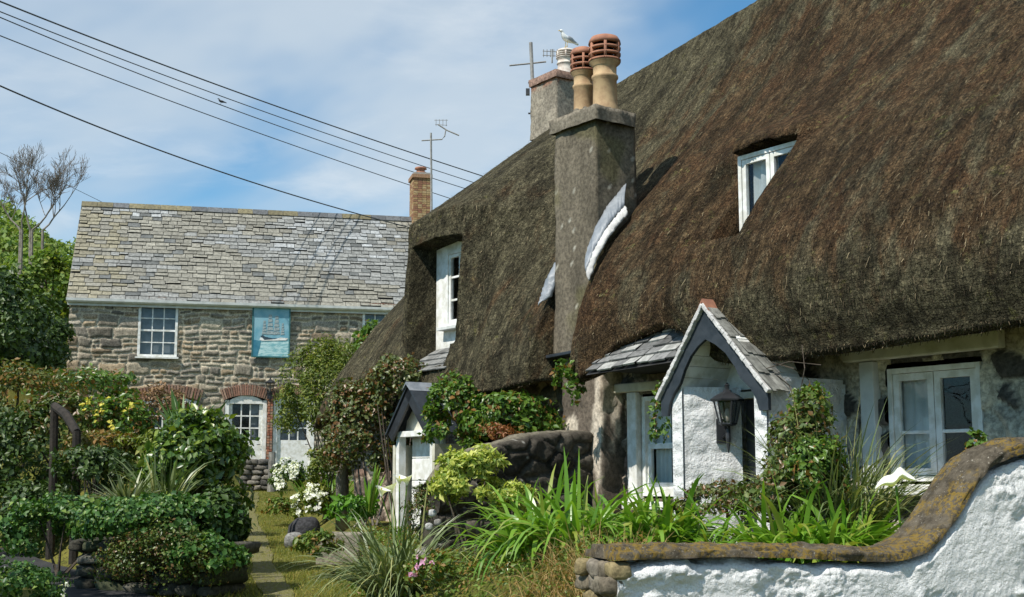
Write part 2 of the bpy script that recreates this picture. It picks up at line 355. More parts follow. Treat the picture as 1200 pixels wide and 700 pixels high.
M['olive_leaf'] = G('olive_leaf', (.050, .075, .014), (.115, .125, .024), (.16, .15, .03), .55, .25)
M['glossy_leaf'] = G('glossy_leaf', (.022, .048, .012), (.060, .095, .020), (.12, .14, .03), .32, .22, .15, .55)
M['dark_shaded_leaf'] = G('dark_shaded_leaf', (.013, .028, .007), (.040, .062, .013), None, .5, .15)  # dark green with the shade of the left trees and bank painted in
M['ivy_leaf'] = G('ivy_leaf', (.018, .050, .016), (.050, .100, .030), (.13, .17, .06), .42, .2, .15, .35)
M['hill_leaf'] = G('hill_scrub_leaf', (.045, .080, .012), (.100, .140, .022), (.14, .14, .03), .6, .25)
M['sunny_leaf'] = G('sunny_scrub_leaf', (.06, .10, .014), (.13, .165, .026), (.16, .16, .035), .6, .3)
M['bronze_leaf'] = G('bronze_leaf', (.045, .058, .020), (.105, .105, .040), (.13, .055, .025), .4, .2, .25, .5)
M['rose_leaf'] = G('rose_leaf', (.040, .080, .018), (.090, .135, .030), (.15, .07, .03), .36, .25, .12, .5)
M['lime_leaf'] = G('lime_leaf', (.30, .37, .055), (.55, .55, .14), (.14, .22, .03), .45, .3, .25)
M['strap_leaf'] = G('strap_leaf', (.075, .150, .020), (.150, .225, .034), (.20, .20, .05), .33, .3, .12, .5)
M['phorm_leaf'] = G('flax_leaf', (.055, .070, .034), (.16, .17, .10), (.26, .22, .12), .4, .15, .15)
M['yucca_leaf'] = G('yucca_leaf', (.15, .19, .085), (.33, .34, .20), (.07, .10, .03), .45, .15, .3)
M['palm_leaf'] = G('palm_leaf', (.035, .07, .022), (.075, .12, .035), None, .4, .2)
M['fuchsia_leaf'] = G('fuchsia_leaf', (.040, .062, .018), (.095, .105, .030), (.12, .06, .03), .4, .22, .22)
M['cover_leaf'] = G('ground_cover_leaf', (.055, .085, .018), (.115, .135, .032), (.17, .085, .03), .5, .25, .22)
M['rusty_leaf'] = G('rusty_leaf', (.08, .07, .018), (.13, .095, .022), (.17, .075, .02), .5, .25, .3)
M['mixed_leaf'] = G('mixed_green_rusty_leaf', (.05, .07, .015), (.09, .085, .02), (.16, .075, .02), .5, .25, .3)
M['dead_leaf'] = G('dead_leaf', (.15, .085, .038), (.26, .155, .075), (.10, .10, .03), .7, .15, .1)
M['dry_grass'] = G('dry_grass', (.26, .165, .055), (.40, .27, .11), (.13, .15, .035), .7, .2, .25)
M['grass'] = G('grass_blade', (.060, .090, .014), (.125, .135, .026), (.20, .17, .05), .6, .3, .15)
M['bright_leaf'] = G('bright_leaf', (.055, .13, .018), (.11, .20, .03), None, .4, .3)
M['yellow_flower'] = G('yellow_petal', (.55, .45, .04), (.65, .58, .10), None, .6, .3)
M['white_flower'] = G('white_petal', (.74, .75, .70), (.84, .84, .80), None, .55, .25)
M['pink_flower'] = G('pink_petal', (.55, .20, .42), (.70, .42, .60), None, .6, .3)
M['red_leaf'] = G('red_stem_leaf', (.17, .045, .022), (.24, .085, .035), (.07, .09, .02), .5, .2, .15)

# ------------------------------------------------------------------ foliage builders
def unit(a): return a/(np.linalg.norm(a, axis=-1, keepdims=True)+1e-9)
def leaf_mesh(pos, nrm, size, aspect=.5, rng=RNG, fold=.25, droop=.2):
    n = len(pos); size = size*np.clip(np.exp(rng.normal(0, .33, n)), .4, 1.8)[:, None] if np.isscalar(size) else size[:, None]
    nrm = unit(nrm+rng.normal(0, .55, (n, 3))); d = rng.normal(0, 1, (n, 3)); d[:, 2] -= droop; d = unit(d-(d*nrm).sum(1, keepdims=True)*nrm); s = np.cross(nrm, d)
    base = pos; tip = pos+d*size - nrm*size*.12; wd = size*aspect*.5
    m = pos+d*size*.45
    V = np.stack([base, m+s*wd+nrm*size*fold*aspect*.5, tip, m-s*wd+nrm*size*fold*aspect*.5], 1).reshape(-1, 3)
    i = np.arange(n)[:, None]*4
    F = np.concatenate([i+np.array([[0, 1, 2]]), i+np.array([[0, 2, 3]])], 1).reshape(-1, 3)
    return V, F
def cloud(center, radii, n, clumps, rng, shell=.55, cr=.3, flat=0.0, lo=-1.0, power=.5):
    """leaf positions in uneven clumps through an ellipsoid"""
    c = np.array(center); R = np.array(radii)
    d = unit(rng.normal(0, 1, (clumps, 3))); d[:, 2] = np.where(d[:, 2] < lo, -d[:, 2], d[:, 2])
    rad = shell+(1-shell)*rng.uniform(0, 1, clumps)**power
    cc = d*rad[:, None]; k = rng.integers(0, clumps, n); crs = cr*rng.uniform(.6, 1.3, clumps)
    e = unit(rng.normal(0, 1, (n, 3))); rr = crs[k]*rng.uniform(.25, 1, n)**.6
    p = cc[k]+e*rr[:, None]
    nr = unit(e*.7+d[k]*.8+np.array([0, 0, .35]))
    return c+p*R, nr, c+cc*R
def shrub(name, label, cat, px, py, Y, radii, n, size, mat, clumps=40, aspect=.55, ground=None, stems=6, seed=1, group=None, smat='bark', cr=.3, droop=.2, extra=None, lo=-.6, shell=.5):
    rng = np.random.default_rng(seed); c = at(px, py, Y); gz = ground if ground is not None else gh(c[0], c[1])
    t = thing(name, (c[0], c[1], min(gz, c[2]-radii[2]*.5)), label, cat, group)
    p, nr, cc = cloud(c, radii, n, clumps, rng, cr=cr, lo=lo, shell=shell)
    V, F = leaf_mesh(p, nr, size, aspect, rng, droop=droop); obj('foliage', V, F, M[mat], t)
    if stems:
        mb = MB(); b = np.array(t['base'])
        for q in cc[rng.permutation(len(cc))[:stems]]:
            b0 = b+np.array([rng.normal(0, radii[0]*.1), rng.normal(0, radii[1]*.1), 0]); mid = (b0+q)/2+rng.normal(0, .06, 3)*radii[0]
            mb.tube([b0, mid, q], [.018, .012, .005], 5)
        mb.build('stem', M[smat], t)
    if extra:
        for nm, mt, m, sz, asp in extra:
            cand = rng.permutation(len(p)); sc_ = (nr[cand]@np.array([-.3, -.8, .5]))+((p[cand]-c)/np.array(radii))@np.array([-.2, -.8, .6]); sel = cand[np.argsort(-sc_)[:m*5]]; sel = rng.permutation(sel)[:m]
            for q in sel:
                V, F = leaf_mesh(np.repeat(p[q:q+1]+nr[q:q+1]*.035, 6, 0)+rng.normal(0, .004, (6, 3)), np.repeat(nr[q:q+1], 6, 0), sz, asp, rng); obj(nm, V, F, M[mt], t)
    return t
def blade_mesh(base, dirs, length, width, bend, rng, segs=5, fold=.0, tip=.05, wprof=None):
    """arching strap leaves: base (n,3), dirs (n,3) starting direction"""
    n = len(base); length = np.asarray(length)*np.ones(n); width = np.asarray(width)*np.ones(n); bend = np.asarray(bend)*np.ones(n)
    d = unit(dirs); side = np.cross(d, UP)+rng.normal(0, .25, (n, 3)); side = unit(side-(side*d).sum(1, keepdims=True)*d)
    p = base.copy(); rows = []; step = length/segs
    for k in range(segs+1):
        u = k/segs; w = width*(.75+.5*u-1.25*u**3+.0) if wprof is None else width*wprof(u); w = np.maximum(w, width*tip)*.5
        rows += [p-side*w[:, None], p+side*w[:, None]]
        d = unit(d+np.array([0, 0, -1.])*(bend/segs*(0.5+u))[:, None]); p = p+d*step[:, None]
    V = np.stack(rows, 1); m = V.shape[1]; i = np.arange(n)[:, None]*m
    F = np.concatenate([i+np.array([[2*k, 2*k+1, 2*k+3, 2*k+2]]) for k in range(segs)], 1).reshape(-1, 4)
    return V.reshape(-1, 3), F
def clump(name, label, cat, pts, n, length, width, bend, spread, mat, seed=3, group=None, base_r=.12, part='leaf_blades', segs=5, up=1.0):
    """a clump of strap leaves round one or several base points"""
    rng = np.random.default_rng(seed); pts = np.array(pts); k = rng.integers(0, len(pts), n); ang = rng.uniform(0, 2*math.pi, n); rr = base_r*np.sqrt(rng.uniform(0, 1, n))
    b = pts[k]+np.stack([rr*np.cos(ang), rr*np.sin(ang), np.zeros(n)], 1)
    sp = spread*np.sqrt(rng.uniform(0, 1, n)); a2 = ang+rng.normal(0, .5, n); d = np.stack([np.cos(a2)*sp, np.sin(a2)*sp, up*np.ones(n)], 1)
    V, F = blade_mesh(b, d, length*rng.uniform(.6, 1.15, n), width*rng.uniform(.7, 1.2, n), bend*rng.uniform(.5, 1.5, n), rng, segs)
    t = thing(name, pts.mean(0), label, cat, group); obj(part, V, F, M[mat], t, smooth=True)
    return t

# ------------------------------------------------------------------ ground
NW0 = at(720, 650, 7.2); a29 = math.radians(20)
NWm = np.array([math.cos(a29), math.sin(a29), 0]); NWn = np.array([math.sin(a29), -math.cos(a29), 0])
def gh(x, y):
    x = np.asarray(x, float); y = np.asarray(y, float)
    z = .041*np.clip(y, -10, 34)
    xb = np.interp(y, [0, 7.2, 12, 16, 22, 26, 30], [.62, .62, -1.45, -2.35, -3.6, -4.2, -5.2])
    behind = -((x-NW0[0])*NWn[0]+(y-NW0[1])*NWn[1])
    z = z + .25*sstep(0, .5, x-xb)*sstep(.02, .3, behind)*(1-sstep(28, 32, y))
    z = z + .36*sstep(.05, .9, x-xb)*sstep(.02, .2, behind)*sstep(4.6, 2.2, behind)
    xl = np.interp(y, [0, 12, 16, 24, 31], [-2.9, -2.9, -3.8, -5.4, -6.9])
    dist = (x+2.9)*.76+(y-12.4)*.65
    bank = sstep(0, .9, dist)*sstep(0, .7, xl-x)
    z = z + bank*(.5+.22*np.clip(-x-3.5, 0, 9))*(1-.6*sstep(26, 33, y)*(1-sstep(-12, -15, x)))
    z = z + 11.5*np.exp(-((x+31)/15)**2)*sstep(28, 56, y)
    z = z + .008*fbm(x*.9, y*.9, 3, 4)
    return z
def lin(a, b, h): return np.arange(a, b, h)
gx = np.concatenate([lin(-600, -100, 50), lin(-100, -30, 5), lin(-30, -9, 1.0), lin(-9, 6, .14), lin(6, 30, 2), lin(30, 100, 10), lin(100, 601, 50)])
gy = np.concatenate([lin(-60, 0, 6), lin(0, 6, .8), lin(6, 34, .16), lin(34, 70, 1.5), lin(70, 150, 8), lin(150, 1200, 70)])
GX, GY = np.meshgrid(gx, gy, indexing='ij'); GZ = gh(GX, GY)
o = obj('ground', np.stack([GX, GY, GZ], -1).reshape(-1, 3), grid_faces(len(gx), len(gy)), M['ground'], smooth=True, base=(0, 0, 0)); tag(o, kind='structure')
def ribbon(name, pts, widths, mat, lift, jag=.1, seed=2, ds=.12, nw=9):
    pts = np.array(pts, float); seg = np.concatenate([[0], np.cumsum(np.hypot(*np.diff(pts, axis=0).T))]); s = np.arange(0, seg[-1], ds)
    cx = np.interp(s, seg, pts[:, 0]); cy = np.interp(s, seg, pts[:, 1]); k = np.ones(15)/15
    cx = np.convolve(np.pad(cx, 7, 'edge'), k, 'valid'); cy = np.convolve(np.pad(cy, 7, 'edge'), k, 'valid')
    wd = np.interp(s, seg, widths); dx = np.gradient(cx); dy = np.gradient(cy); l = np.hypot(dx, dy); nx = -dy/l; ny = dx/l
    f = np.linspace(-.5, .5, nw)
    wl = wd*(1+jag*3*fbm(s*1.3, s*0+3, 4, seed)); off = wd*jag*fbm(s*.9, s*0+9, 3, seed+3)
    X = cx[:, None]+nx[:, None]*(f[None]*wl[:, None]+off[:, None]); Y = cy[:, None]+ny[:, None]*(f[None]*wl[:, None]+off[:, None])
    Z = gh(X, Y)+lift
    o = obj(name, np.stack([X, Y, Z], -1).reshape(-1, 3), grid_faces(len(s), nw), M[mat], smooth=True, base=(0, 0, 0)); return tag(o, kind='structure')
ribbon('gravel_path', [(-1.15, 7), (-1.75, 10), (-2.12, 12), (-2.65, 14), (-3.15, 16.4), (-3.9, 19.5), (-4.9, 24), (-5.7, 28), (-6.2, 30.5)], [.42, .38, .32, .27, .25, .27, .3, .4, .4], 'gravel', .016, .22)
ribbon('tarmac_path', [(-1.9, 8.8), (-2.9, 10.6), (-3.85, 12.2), (-5.1, 14), (-6.6, 16.2), (-9, 18.8)], [.8]*6, 'tarmac', .03, .1, 5)

# ------------------------------------------------------------------ masonry
def coursed(Wd, Ht, res, seed, ch=(.13, .32), sw=(.22, .75), joint=.018, depth=.034, pal=None, mortar=(.40, .37, .31), split=.35, wob=.035):
    rng = np.random.default_rng(seed); nu = int(Wd/res)+1; nv = int(Ht/res)+1
    u = np.linspace(0, Wd, nu)[:, None]*np.ones((1, nv)); v = np.linspace(0, Ht, nv)[None]*np.ones((nu, 1))
    uw = u+wob*2*fbm(u*2.2, v*2.2, 3, seed); vw = v+wob*2*fbm(u*1.7+7, v*2.4+3, 3, seed+2)
    rects = []; z = -.1
    while z < Ht+.2:
        h = rng.uniform(*ch); x = -.3-rng.uniform(0, .3)
        while x < Wd+.3:
            w = rng.uniform(*sw)*(.6+h)
            if rng.random() < split and h > .2:
                q = z+h*rng.uniform(.4, .6); w2 = w*rng.uniform(.4, .6); rects += [(x, x+w, z, q)] if rng.random() < .4 else [(x, x+w2, z, q), (x+w2, x+w, z, q)]
                rects += [(x, x+w, q, z+h)] if rng.random() < .5 else [(x, x+w2, q, z+h), (x+w2, x+w, q, z+h)]
            else: rects.append((x, x+w, z, z+h))
            x += w
        z += h
    H = np.zeros_like(u); col = np.ones(u.shape+(3,))*np.array(mortar)*(1+.5*fbm(u*9, v*9, 3, seed+8))[..., None]
    H -= .012
    pal = np.array(pal)
    for (x0, x1, z0, z1) in rects:
        i0 = max(0, int((x0-.1)/res)); i1 = min(nu, int((x1+.1)/res)+2); j0 = max(0, int((z0-.1)/res)); j1 = min(nv, int((z1+.1)/res)+2)
        if i0 >= i1 or j0 >= j1: continue
        a = uw[i0:i1, j0:j1]; b = vw[i0:i1, j0:j1]
        dx = np.minimum(a-x0, x1-a); dz = np.minimum(b-z0, z1-b); rr = .05
        d = np.where((dx < rr) & (dz < rr), rr-np.hypot(np.maximum(rr-dx, 0), np.maximum(rr-dz, 0)), np.minimum(dx, dz))
        j = joint*rng.uniform(.6, 1.5); m = d > j
        if not m.any(): continue
        hh = depth*(rng.uniform(.45, 1.1)*sstep(j, j+.05, d)) + .03*rng.normal()*(a-(x0+x1)/2) + .03*rng.normal()*(b-(z0+z1)/2)
        c = pal[rng.integers(len(pal))]*rng.uniform(.72, 1.25)
        H[i0:i1, j0:j1] = np.where(m, hh, H[i0:i1, j0:j1]); col[i0:i1, j0:j1] = np.where(m[..., None], c, col[i0:i1, j0:j1])
    H += .022*fbm(u*9, v*9, 4, seed+5)
    col *= (1+.55*fbm(u*14, v*14, 4, seed+6))[..., None]
    return u, v, H, np.clip(col, 0.01, .9)
def wall_sheet(name, P0, ex, en, u, v, H, col, mat, parent, holes=(), ez=UP, **kw):
    V = P0+u[..., None]*ex+v[..., None]*ez+H[..., None]*en
    F = grid_faces(*u.shape)
    uc = (u[:-1, :-1]+u[1:, 1:]).ravel()/2; vc = (v[:-1, :-1]+v[1:, 1:]).ravel()/2; keep = np.ones(len(uc), bool)
    for hfn in holes: keep &= ~hfn(uc, vc)
    return obj(name, V.reshape(-1, 3), F[keep], mat, parent, smooth=True, colors=col.reshape(-1, 3), **kw)
GRANITE = [(.25, .23, .19), (.22, .20, .17), (.30, .28, .235), (.20, .165, .125), (.25, .235, .21), (.16, .15, .13), (.26, .215, .16), (.13, .125, .115)]

# ------------------------------------------------------------------ far stone house
HP = at(78, 430, 35); HP[2] = 0; HX = np.array([.972, .235, 0]); HX /= np.linalg.norm(HX); HN = np.array([HX[1], -HX[0], 0])
def hw(u, d, z): return HP+u*HX+d*HN+np.array([0, 0, z])        # along the facade, outwards, up
def hpx(px, py, d=0.0):
    r = ray(px, py); k = ((HP+d*HN-EYE)@HN)/(r@HN); q = EYE+k*r; return (q-HP)@HX, q[2]
HG = 1.35; HE = 6.58; HL = 11.6
house = thing('stone_house', hw(HL/2, -3, HG), 'two storey granite house with slate roof and ship panel at the end of the path', 'house')
def hrect(x0, y0, x1, y1): (u0, z1), (u1, z0) = hpx(x0, y0), hpx(x1, y1); return [u0, u1, z0, z1]
w1 = hrect(163, 354, 207, 419); w3 = hrect(425, 361, 466, 393); pn = hrect(296, 357, 339, 420)
d1 = hrect(264, 463, 310.5, 560); d2 = hrect(321, 463, 367, 560); d0 = hrect(166, 463, 229, 560)
for d in (d0, d1, d2): d[2] = HG+.1
def arch_hole(r, rise):
    u0, u1, z0, z1 = r; c = (u0+u1)/2; h = (u1-u0)/2
    return lambda u, v: (u > u0) & (u < u1) & (v+HG > z0) & (v+HG < z1-rise*((u-c)/h)**2)
u, v, H, col = coursed(HL, HE-HG, .028, 11, pal=GRANITE, ch=(.12, .36), sw=(.26, .85), split=.55, wob=.09)
col *= np.array([1.16, 1.09, .98])
wall_sheet('wall', hw(0, 0, HG), HX, HN, u, v, H, col, M['stone'], house, [arch_hole(w1, .04), arch_hole(w3, .04), arch_hole(d0, .16), arch_hole(d1, .14), arch_hole(d2, .14)])
g = MB()
for uu in (0, HL):
    g.add([hw(uu, 0, HG), hw(uu, -5.8, HG), hw(uu, -5.8, HE), hw(uu, -2.9, HE+3.1), hw(uu, 0, HE)], [(0, 1, 2, 3, 4)], 0, (.3, .26, .2))
g.add([hw(0, -5.8, HG), hw(HL, -5.8, HG), hw(HL, -5.8, HE), hw(0, -5.8, HE)], [(0, 1, 2, 3)], 0, (.3, .26, .2)); g.build('side_wall', M['stone'], house, cols=True)
def bricks_row(mb, r, rise, h, n, seed, gap=.85):
    rng = random.Random(seed); u0, u1, z0, z1 = r; c = (u0+u1)/2; hwid = (u1-u0)/2
    for i in range(n):
        f = (i+.5)/n*2-1; uu = c+f*hwid*1.08; zz = z1-rise*f*f; an = f*rise*1.5/hwid
        ez = np.array([0, 0, 1.])*math.cos(an)+HX*math.sin(an); ex = HX*math.cos(an)-np.array([0, 0, 1.])*math.sin(an); k = rng.uniform(.7, 1.25)
        mb.box(hw(uu, .012+rng.uniform(-.008, .012), zz)+ez*h*.5, ex*(u1-u0)/n*1.08*.5*gap, HN*.05, ez*h*.5, 0, rng.choice([(.26*k, .14*k, .10*k), (.23*k, .15*k, .11*k), (.30*k, .19*k, .14*k)]))
for r_, rise_, h_, n_, s_ in ((w1, .04, .15, 17, 1), (pn, .05, .14, 17, 2), (w3, .04, .15, 15, 3)):
    mb = MB(); bricks_row(mb, r_, rise_, h_, n_, s_); mb.build('brick_arch', M['brick'], house, cols=True)
for (ua, ub) in ((w1[0]-.62, w1[0]-.06), (w1[1]+.06, w1[1]+.7), (pn[0]-.5, pn[0]-.06), (pn[1]+.06, pn[1]+.55), (w3[0]-.65, w3[0]-.06)):
    k = ua; mb = MB()
    while k < ub:
        for q in (0, 1): mb.box(hw(k+.1+q*.05, .012, HE-.17-q*.075), HX*.095, HN*.04, UP*.032, 0, (.25, .11+.03*random.random(), .08))
        k += .21
    mb.build('brick_course', M['brick'], house, cols=True)
for d, s in ((d0, 4), (d1, 5), (d2, 6)): mb = MB(); bricks_row(mb, d, .15, .30, 22, s, .8); mb.build('brick_arch', M['brick'], house, cols=True)
mb = MB(); pw = (d1[1]+.02, d2[0]-.02); z = HG
while z < d1[3]-.1:
    k = pw[0]; o_ = .05 if int(z/.075) % 2 else 0
    for q in range(2):
        ww = (pw[1]-pw[0])/2; mb.box(hw(k+ww/2, .02+random.uniform(-.008, .008), z+.036), HX*(ww/2-.006), HN*.06, UP*.031, 0, random.choice([(.33, .13, .08), (.25, .10, .065), (.38, .19, .12), (.30, .2, .15)])); k += ww
    z += .075
mb.build('brick_pier', M['brick'], house, cols=True)
def sash(r, nx, ny, parent, name='window', mid=True, fw=.07, rise=.04):
    u0, u1, z0, z1 = r; m = MB(); c = (u0+u1)/2; hh = (u1-u0)/2; d0_ = -.02
    for uu in (u0+fw/2, u1-fw/2): m.box(hw(uu, d0_, (z0+z1-rise)/2), HX*fw/2, HN*.05, UP*(z1-rise-z0)/2)
    m.prism([hw(u0+fw+.001, d0_-.05, z1-rise-fw), hw(u1-fw-.001, d0_-.05, z1-rise-fw)]+[hw(c+hh*f*.86, d0_-.05, z1-rise*f*f) for f in np.linspace(1, -1, 9)], HN*.098)
    m.box(hw(c, d0_, z0+fw/2), HX*(hh-fw), HN*.047, UP*fw/2)
    m.box(hw(c, .03, z0-.025), HX*(hh+.05), HN*.09, UP*.024)
    iu0, iu1, iz0, iz1 = u0+fw, u1-fw, z0+fw, z1-rise-fw
    for i in range(1, nx): m.box(hw(iu0+(iu1-iu0)*i/nx, -.035, (iz0+iz1)/2), HX*.014, HN*.018, UP*(iz1-iz0)/2)
    for j in range(1, ny): m.box(hw(c, -.033, iz0+(iz1-iz0)*j/ny), HX*(iu1-iu0)/2, HN*.018, UP*(.026 if mid and j*2 == ny else .014))
    f = m.build(name, M['white_paint'], parent)
    p = MB(); p.add([hw(iu0, -.05, iz0), hw(iu1, -.05, iz0), hw(iu1, -.05, iz1), hw(iu0, -.05, iz1)], [(0, 1, 2, 3)]); p.build('pane', M['glass'], f)
    k = MB(); k.add([hw(iu0, -.16, iz0), hw(iu1, -.16, iz0), hw(iu1, -.16, iz1), hw(iu0, -.16, iz1)], [(0, 1, 2, 3)]); k.build('net_curtain', M['net'], f); return f
sash(w1, 3, 4, house); sash(w3, 3, 2, house, mid=False)
def half_door(r, parent, nx=3, ny=3, rise=.14, curt=False):
    u0, u1, z0, z1 = r; c = (u0+u1)/2; hh = (u1-u0)/2; m = MB(); fw = .11
    m.box(hw(u0+fw/2, -.05, (z0+z1-rise)/2), HX*fw/2, HN*.06, UP*(z1-rise-z0)/2); m.box(hw(u1-fw/2, -.05, (z0+z1-rise)/2), HX*fw/2, HN*.06, UP*(z1-rise-z0)/2)
    zt = z1-rise-.1
    m.prism([hw(u0+fw+.001, -.11, zt), hw(u1-fw-.001, -.11, zt)]+[hw(c+hh*f*.78, -.11, z1-rise*f*f-.005) for f in np.linspace(1, -1, 9)], HN*.118)
    zm = zt-(zt-z0)*.46
    m.box(hw(c, -.085, (z0+zm)/2), HX*(hh-fw), HN*.03, UP*(zm-z0)/2)
    for uu in (u0+fw+.05, u1-fw-.05): m.box(hw(uu, -.085, (zm+zt)/2), HX*.049, HN*.028, UP*(zt-zm)/2)
    iu0, iu1 = u0+fw+.1, u1-fw-.1
    for i in range(1, nx): m.box(hw(iu0+(iu1-iu0)*i/nx, -.085, (zm+zt)/2), HX*.018, HN*.02, UP*(zt-zm)/2)
    for j in range(1, ny): m.box(hw(c, -.083, zm+(zt-zm)*j/ny), HX*(iu1-iu0)/2, HN*.02, UP*.018)
    o = m.build('door', M['white_paint'], parent)
    p = MB(); p.add([hw(iu0, -.09, zm), hw(iu1, -.09, zm), hw(iu1, -.09, zt), hw(iu0, -.09, zt)], [(0, 1, 2, 3)]); p.build('pane', M['glass'], o)
    q = MB(); a_ = iu0 if curt else (iu0*.35+iu1*.65); q.add([hw(a_, -.2, zm), hw(iu1, -.2, zm), hw(iu1, -.2, zt), hw(a_, -.2, zt)], [(0, 1, 2, 3)]); q.build('net_curtain', M['net'], o)
    p = MB(); p.tube([hw(u1-fw-.05, -.04, zm-.12), hw(u1-fw-.05, .0, zm-.12), hw(u1-fw-.14, .0, zm-.12)], .012, 6); p.build('handle', M['dark_metal'], o)
    return o
half_door(d1, house); half_door(d2, house, curt=True); half_door(d0, house)
# slate roof, slate by slate
rng = np.random.default_rng(3)
RD = 2.9; RH = 3.12; sl = math.hypot(RD+.18, RH+.18); sdir = -HN*(RD/math.hypot(RD, RH))+UP*(RH/math.hypot(RD, RH)); snor = np.cross(HX, sdir); E0 = hw(-.08, .17, HE-.10)
m = MB(); rows = 25; gauge = sl/rows
for r in range(rows):
    x = -.02-(r % 2)*.16; 
    while x < HL+.1:
        w = rng.uniform(.22, .42)*(1.1-r/rows*.25); x0 = max(x, 0)+.006; x1 = min(x+w, HL+.12)-.009
        if x1-x0 > .03:
            b = .82+.36*rng.random(); pt = .5+fbm(x*.5, r*.22, 3, 31)+.16*(x/HL)
            base = np.array([.215, .205, .170])*(1-.4*(pt-.5)) if pt < .62 else np.array([.215, .217, .205]); 
            if rng.random() < .06: base = np.array([.12, .125, .12])
            if x < 1.2 and rng.random() < .5: base = np.array([.225, .205, .145])
            if pt > .64 and r > rows*.45 and rng.random() < .3: base = np.array([.30, .31, .31])
            jl = rng.uniform(-.014, .016) + (rng.random() < .22)*rng.uniform(.03, .075); lift = rng.uniform(.018, .04); jr = rng.uniform(-.012, .012)
            A = E0+x0*HX+(r*gauge+jl)*sdir+snor*lift; B = E0+x1*HX+(r*gauge+jl+jr)*sdir+snor*(lift+rng.uniform(-.008, .008))
            Cc = E0+x1*HX+(r*gauge+gauge*1.25)*sdir+snor*.0; D = E0+x0*HX+(r*gauge+gauge*1.25)*sdir+snor*.0; th = snor*.012
            m.add([A, B, Cc, D, A-th, B-th], [(0, 1, 2, 3), (4, 5, 1, 0)], 0, tuple(base*b))
        x += w
m.add([E0-snor*.02, E0+(HL+.12)*HX-snor*.02, E0+(HL+.12)*HX+sl*sdir-snor*.02, E0+sl*sdir-snor*.02], [(0, 1, 2, 3)], 0, (.03, .032, .035))
b0 = hw(-.08, -6.0, HE-.1); b1 = hw(HL+.04, -6.0, HE-.1); m.add([b0, E0+sl*sdir, E0+sl*sdir+(HL+.12)*HX, b1], [(0, 1, 2, 3)], 0, (.2, .2, .19))
roof = m.build('roof', M['slate'], house, cols=True)
m = MB(); x = 0
while x < HL:
    w = min(.46, HL+.1-x); p = E0+(x+w/2)*HX+sl*sdir
    k = random.uniform(.7, 1.1); cl = (.18*k, .155*k, .085*k) if random.random() < (.75 if x < 2.6 else .35) else (.11*k, .115*k, .12*k)
    m.prism([p-HX*w*.49+HN*.15-UP*.10, p-HX*w*.49+HN*.02+UP*.07, p-HX*w*.49-HN*.04+UP*.07, p-HX*w*.49-HN*.17-UP*.10], HX*w*.98, 0, cl); x += .46
m.build('ridge_tile', M['slate'], roof, cols=True)
m = MB(); prof = [(.0, 0), (.03, -.075), (.085, -.095), (.13, -.05), (.135, .02)]
P0_ = hw(-.08, .10, HE-.10); V = []; 
for uu in (0, HL+.15):
    for a, b in prof: V.append(P0_+uu*HX+a*HN+b*UP)
m.add(V, [(i, i+5, i+6, i+1) for i in range(4)]); 
m.box(hw(HL/2, .075, HE-.17), HX*(HL/2+.05), HN*.022, UP*.10)
m.build('gutter', M['grey_paint'], house)
# brick chimney at the right end of the ridge
CU = (hpx(478, 240, -2.9)[0]+.12, hpx(504, 240, -2.9)[0]-.05); CZ = hpx(491, 206, -2.9)[1]
m = MB(); zb = HE+2.4; k = 0; dpt = .75
while zb < CZ-.16:
    nb = 4
    for fc in range(2):
        for q in range(nb):
            cl = random.choice([(.36, .24, .12), (.30, .17, .09), (.26, .13, .08), (.40, .29, .16)]); o_ = (k % 2)*.06
            if fc == 0:
                w = (CU[1]-CU[0])/nb; m.box(hw(CU[0]+w*(q+.5), -2.9+dpt/2-.02, zb+.035), HX*(w/2-.005), HN*.03, UP*.031, 0, cl)
            else:
                w = (dpt-.06)/nb; m.box(hw(CU[0]+.02, -2.9-dpt/2+w*(q+.5), zb+.035), HX*.03, HN*(w/2-.005), UP*.031, 0, cl)
    zb += .072; k += 1
m.box(hw((CU[0]+CU[1])/2, -2.9, (HE+2+CZ)/2-.1), HX*((CU[1]-CU[0])/2-.012), HN*(dpt/2-.014), UP*(CZ-HE-2.2)/2, 0, (.28, .24, .19))
m.box(hw((CU[0]+CU[1])/2, -2.9, CZ-.1), HX*((CU[1]-CU[0])/2+.05), HN*(dpt/2+.05), UP*.06, 0, (.3, .18, .11)); m.box(hw((CU[0]+CU[1])/2, -2.9, CZ-.01), HX*((CU[1]-CU[0])/2-.02), HN*(dpt/2-.02), UP*.04, 0, (.3, .29, .26))
hch = m.build('chimney', M['brick'], house, cols=True)
m = MB(); m.lathe(hw((CU[0]+CU[1])/2, -2.85, CZ), [(.15, 0), (.19, .05), (.19, .09), (.14, .1), (.13, .17), (.2, .2), (.18, .25), (.02, .27)], 14); m.build('chimney_pot', M['terracotta'], hch, True)
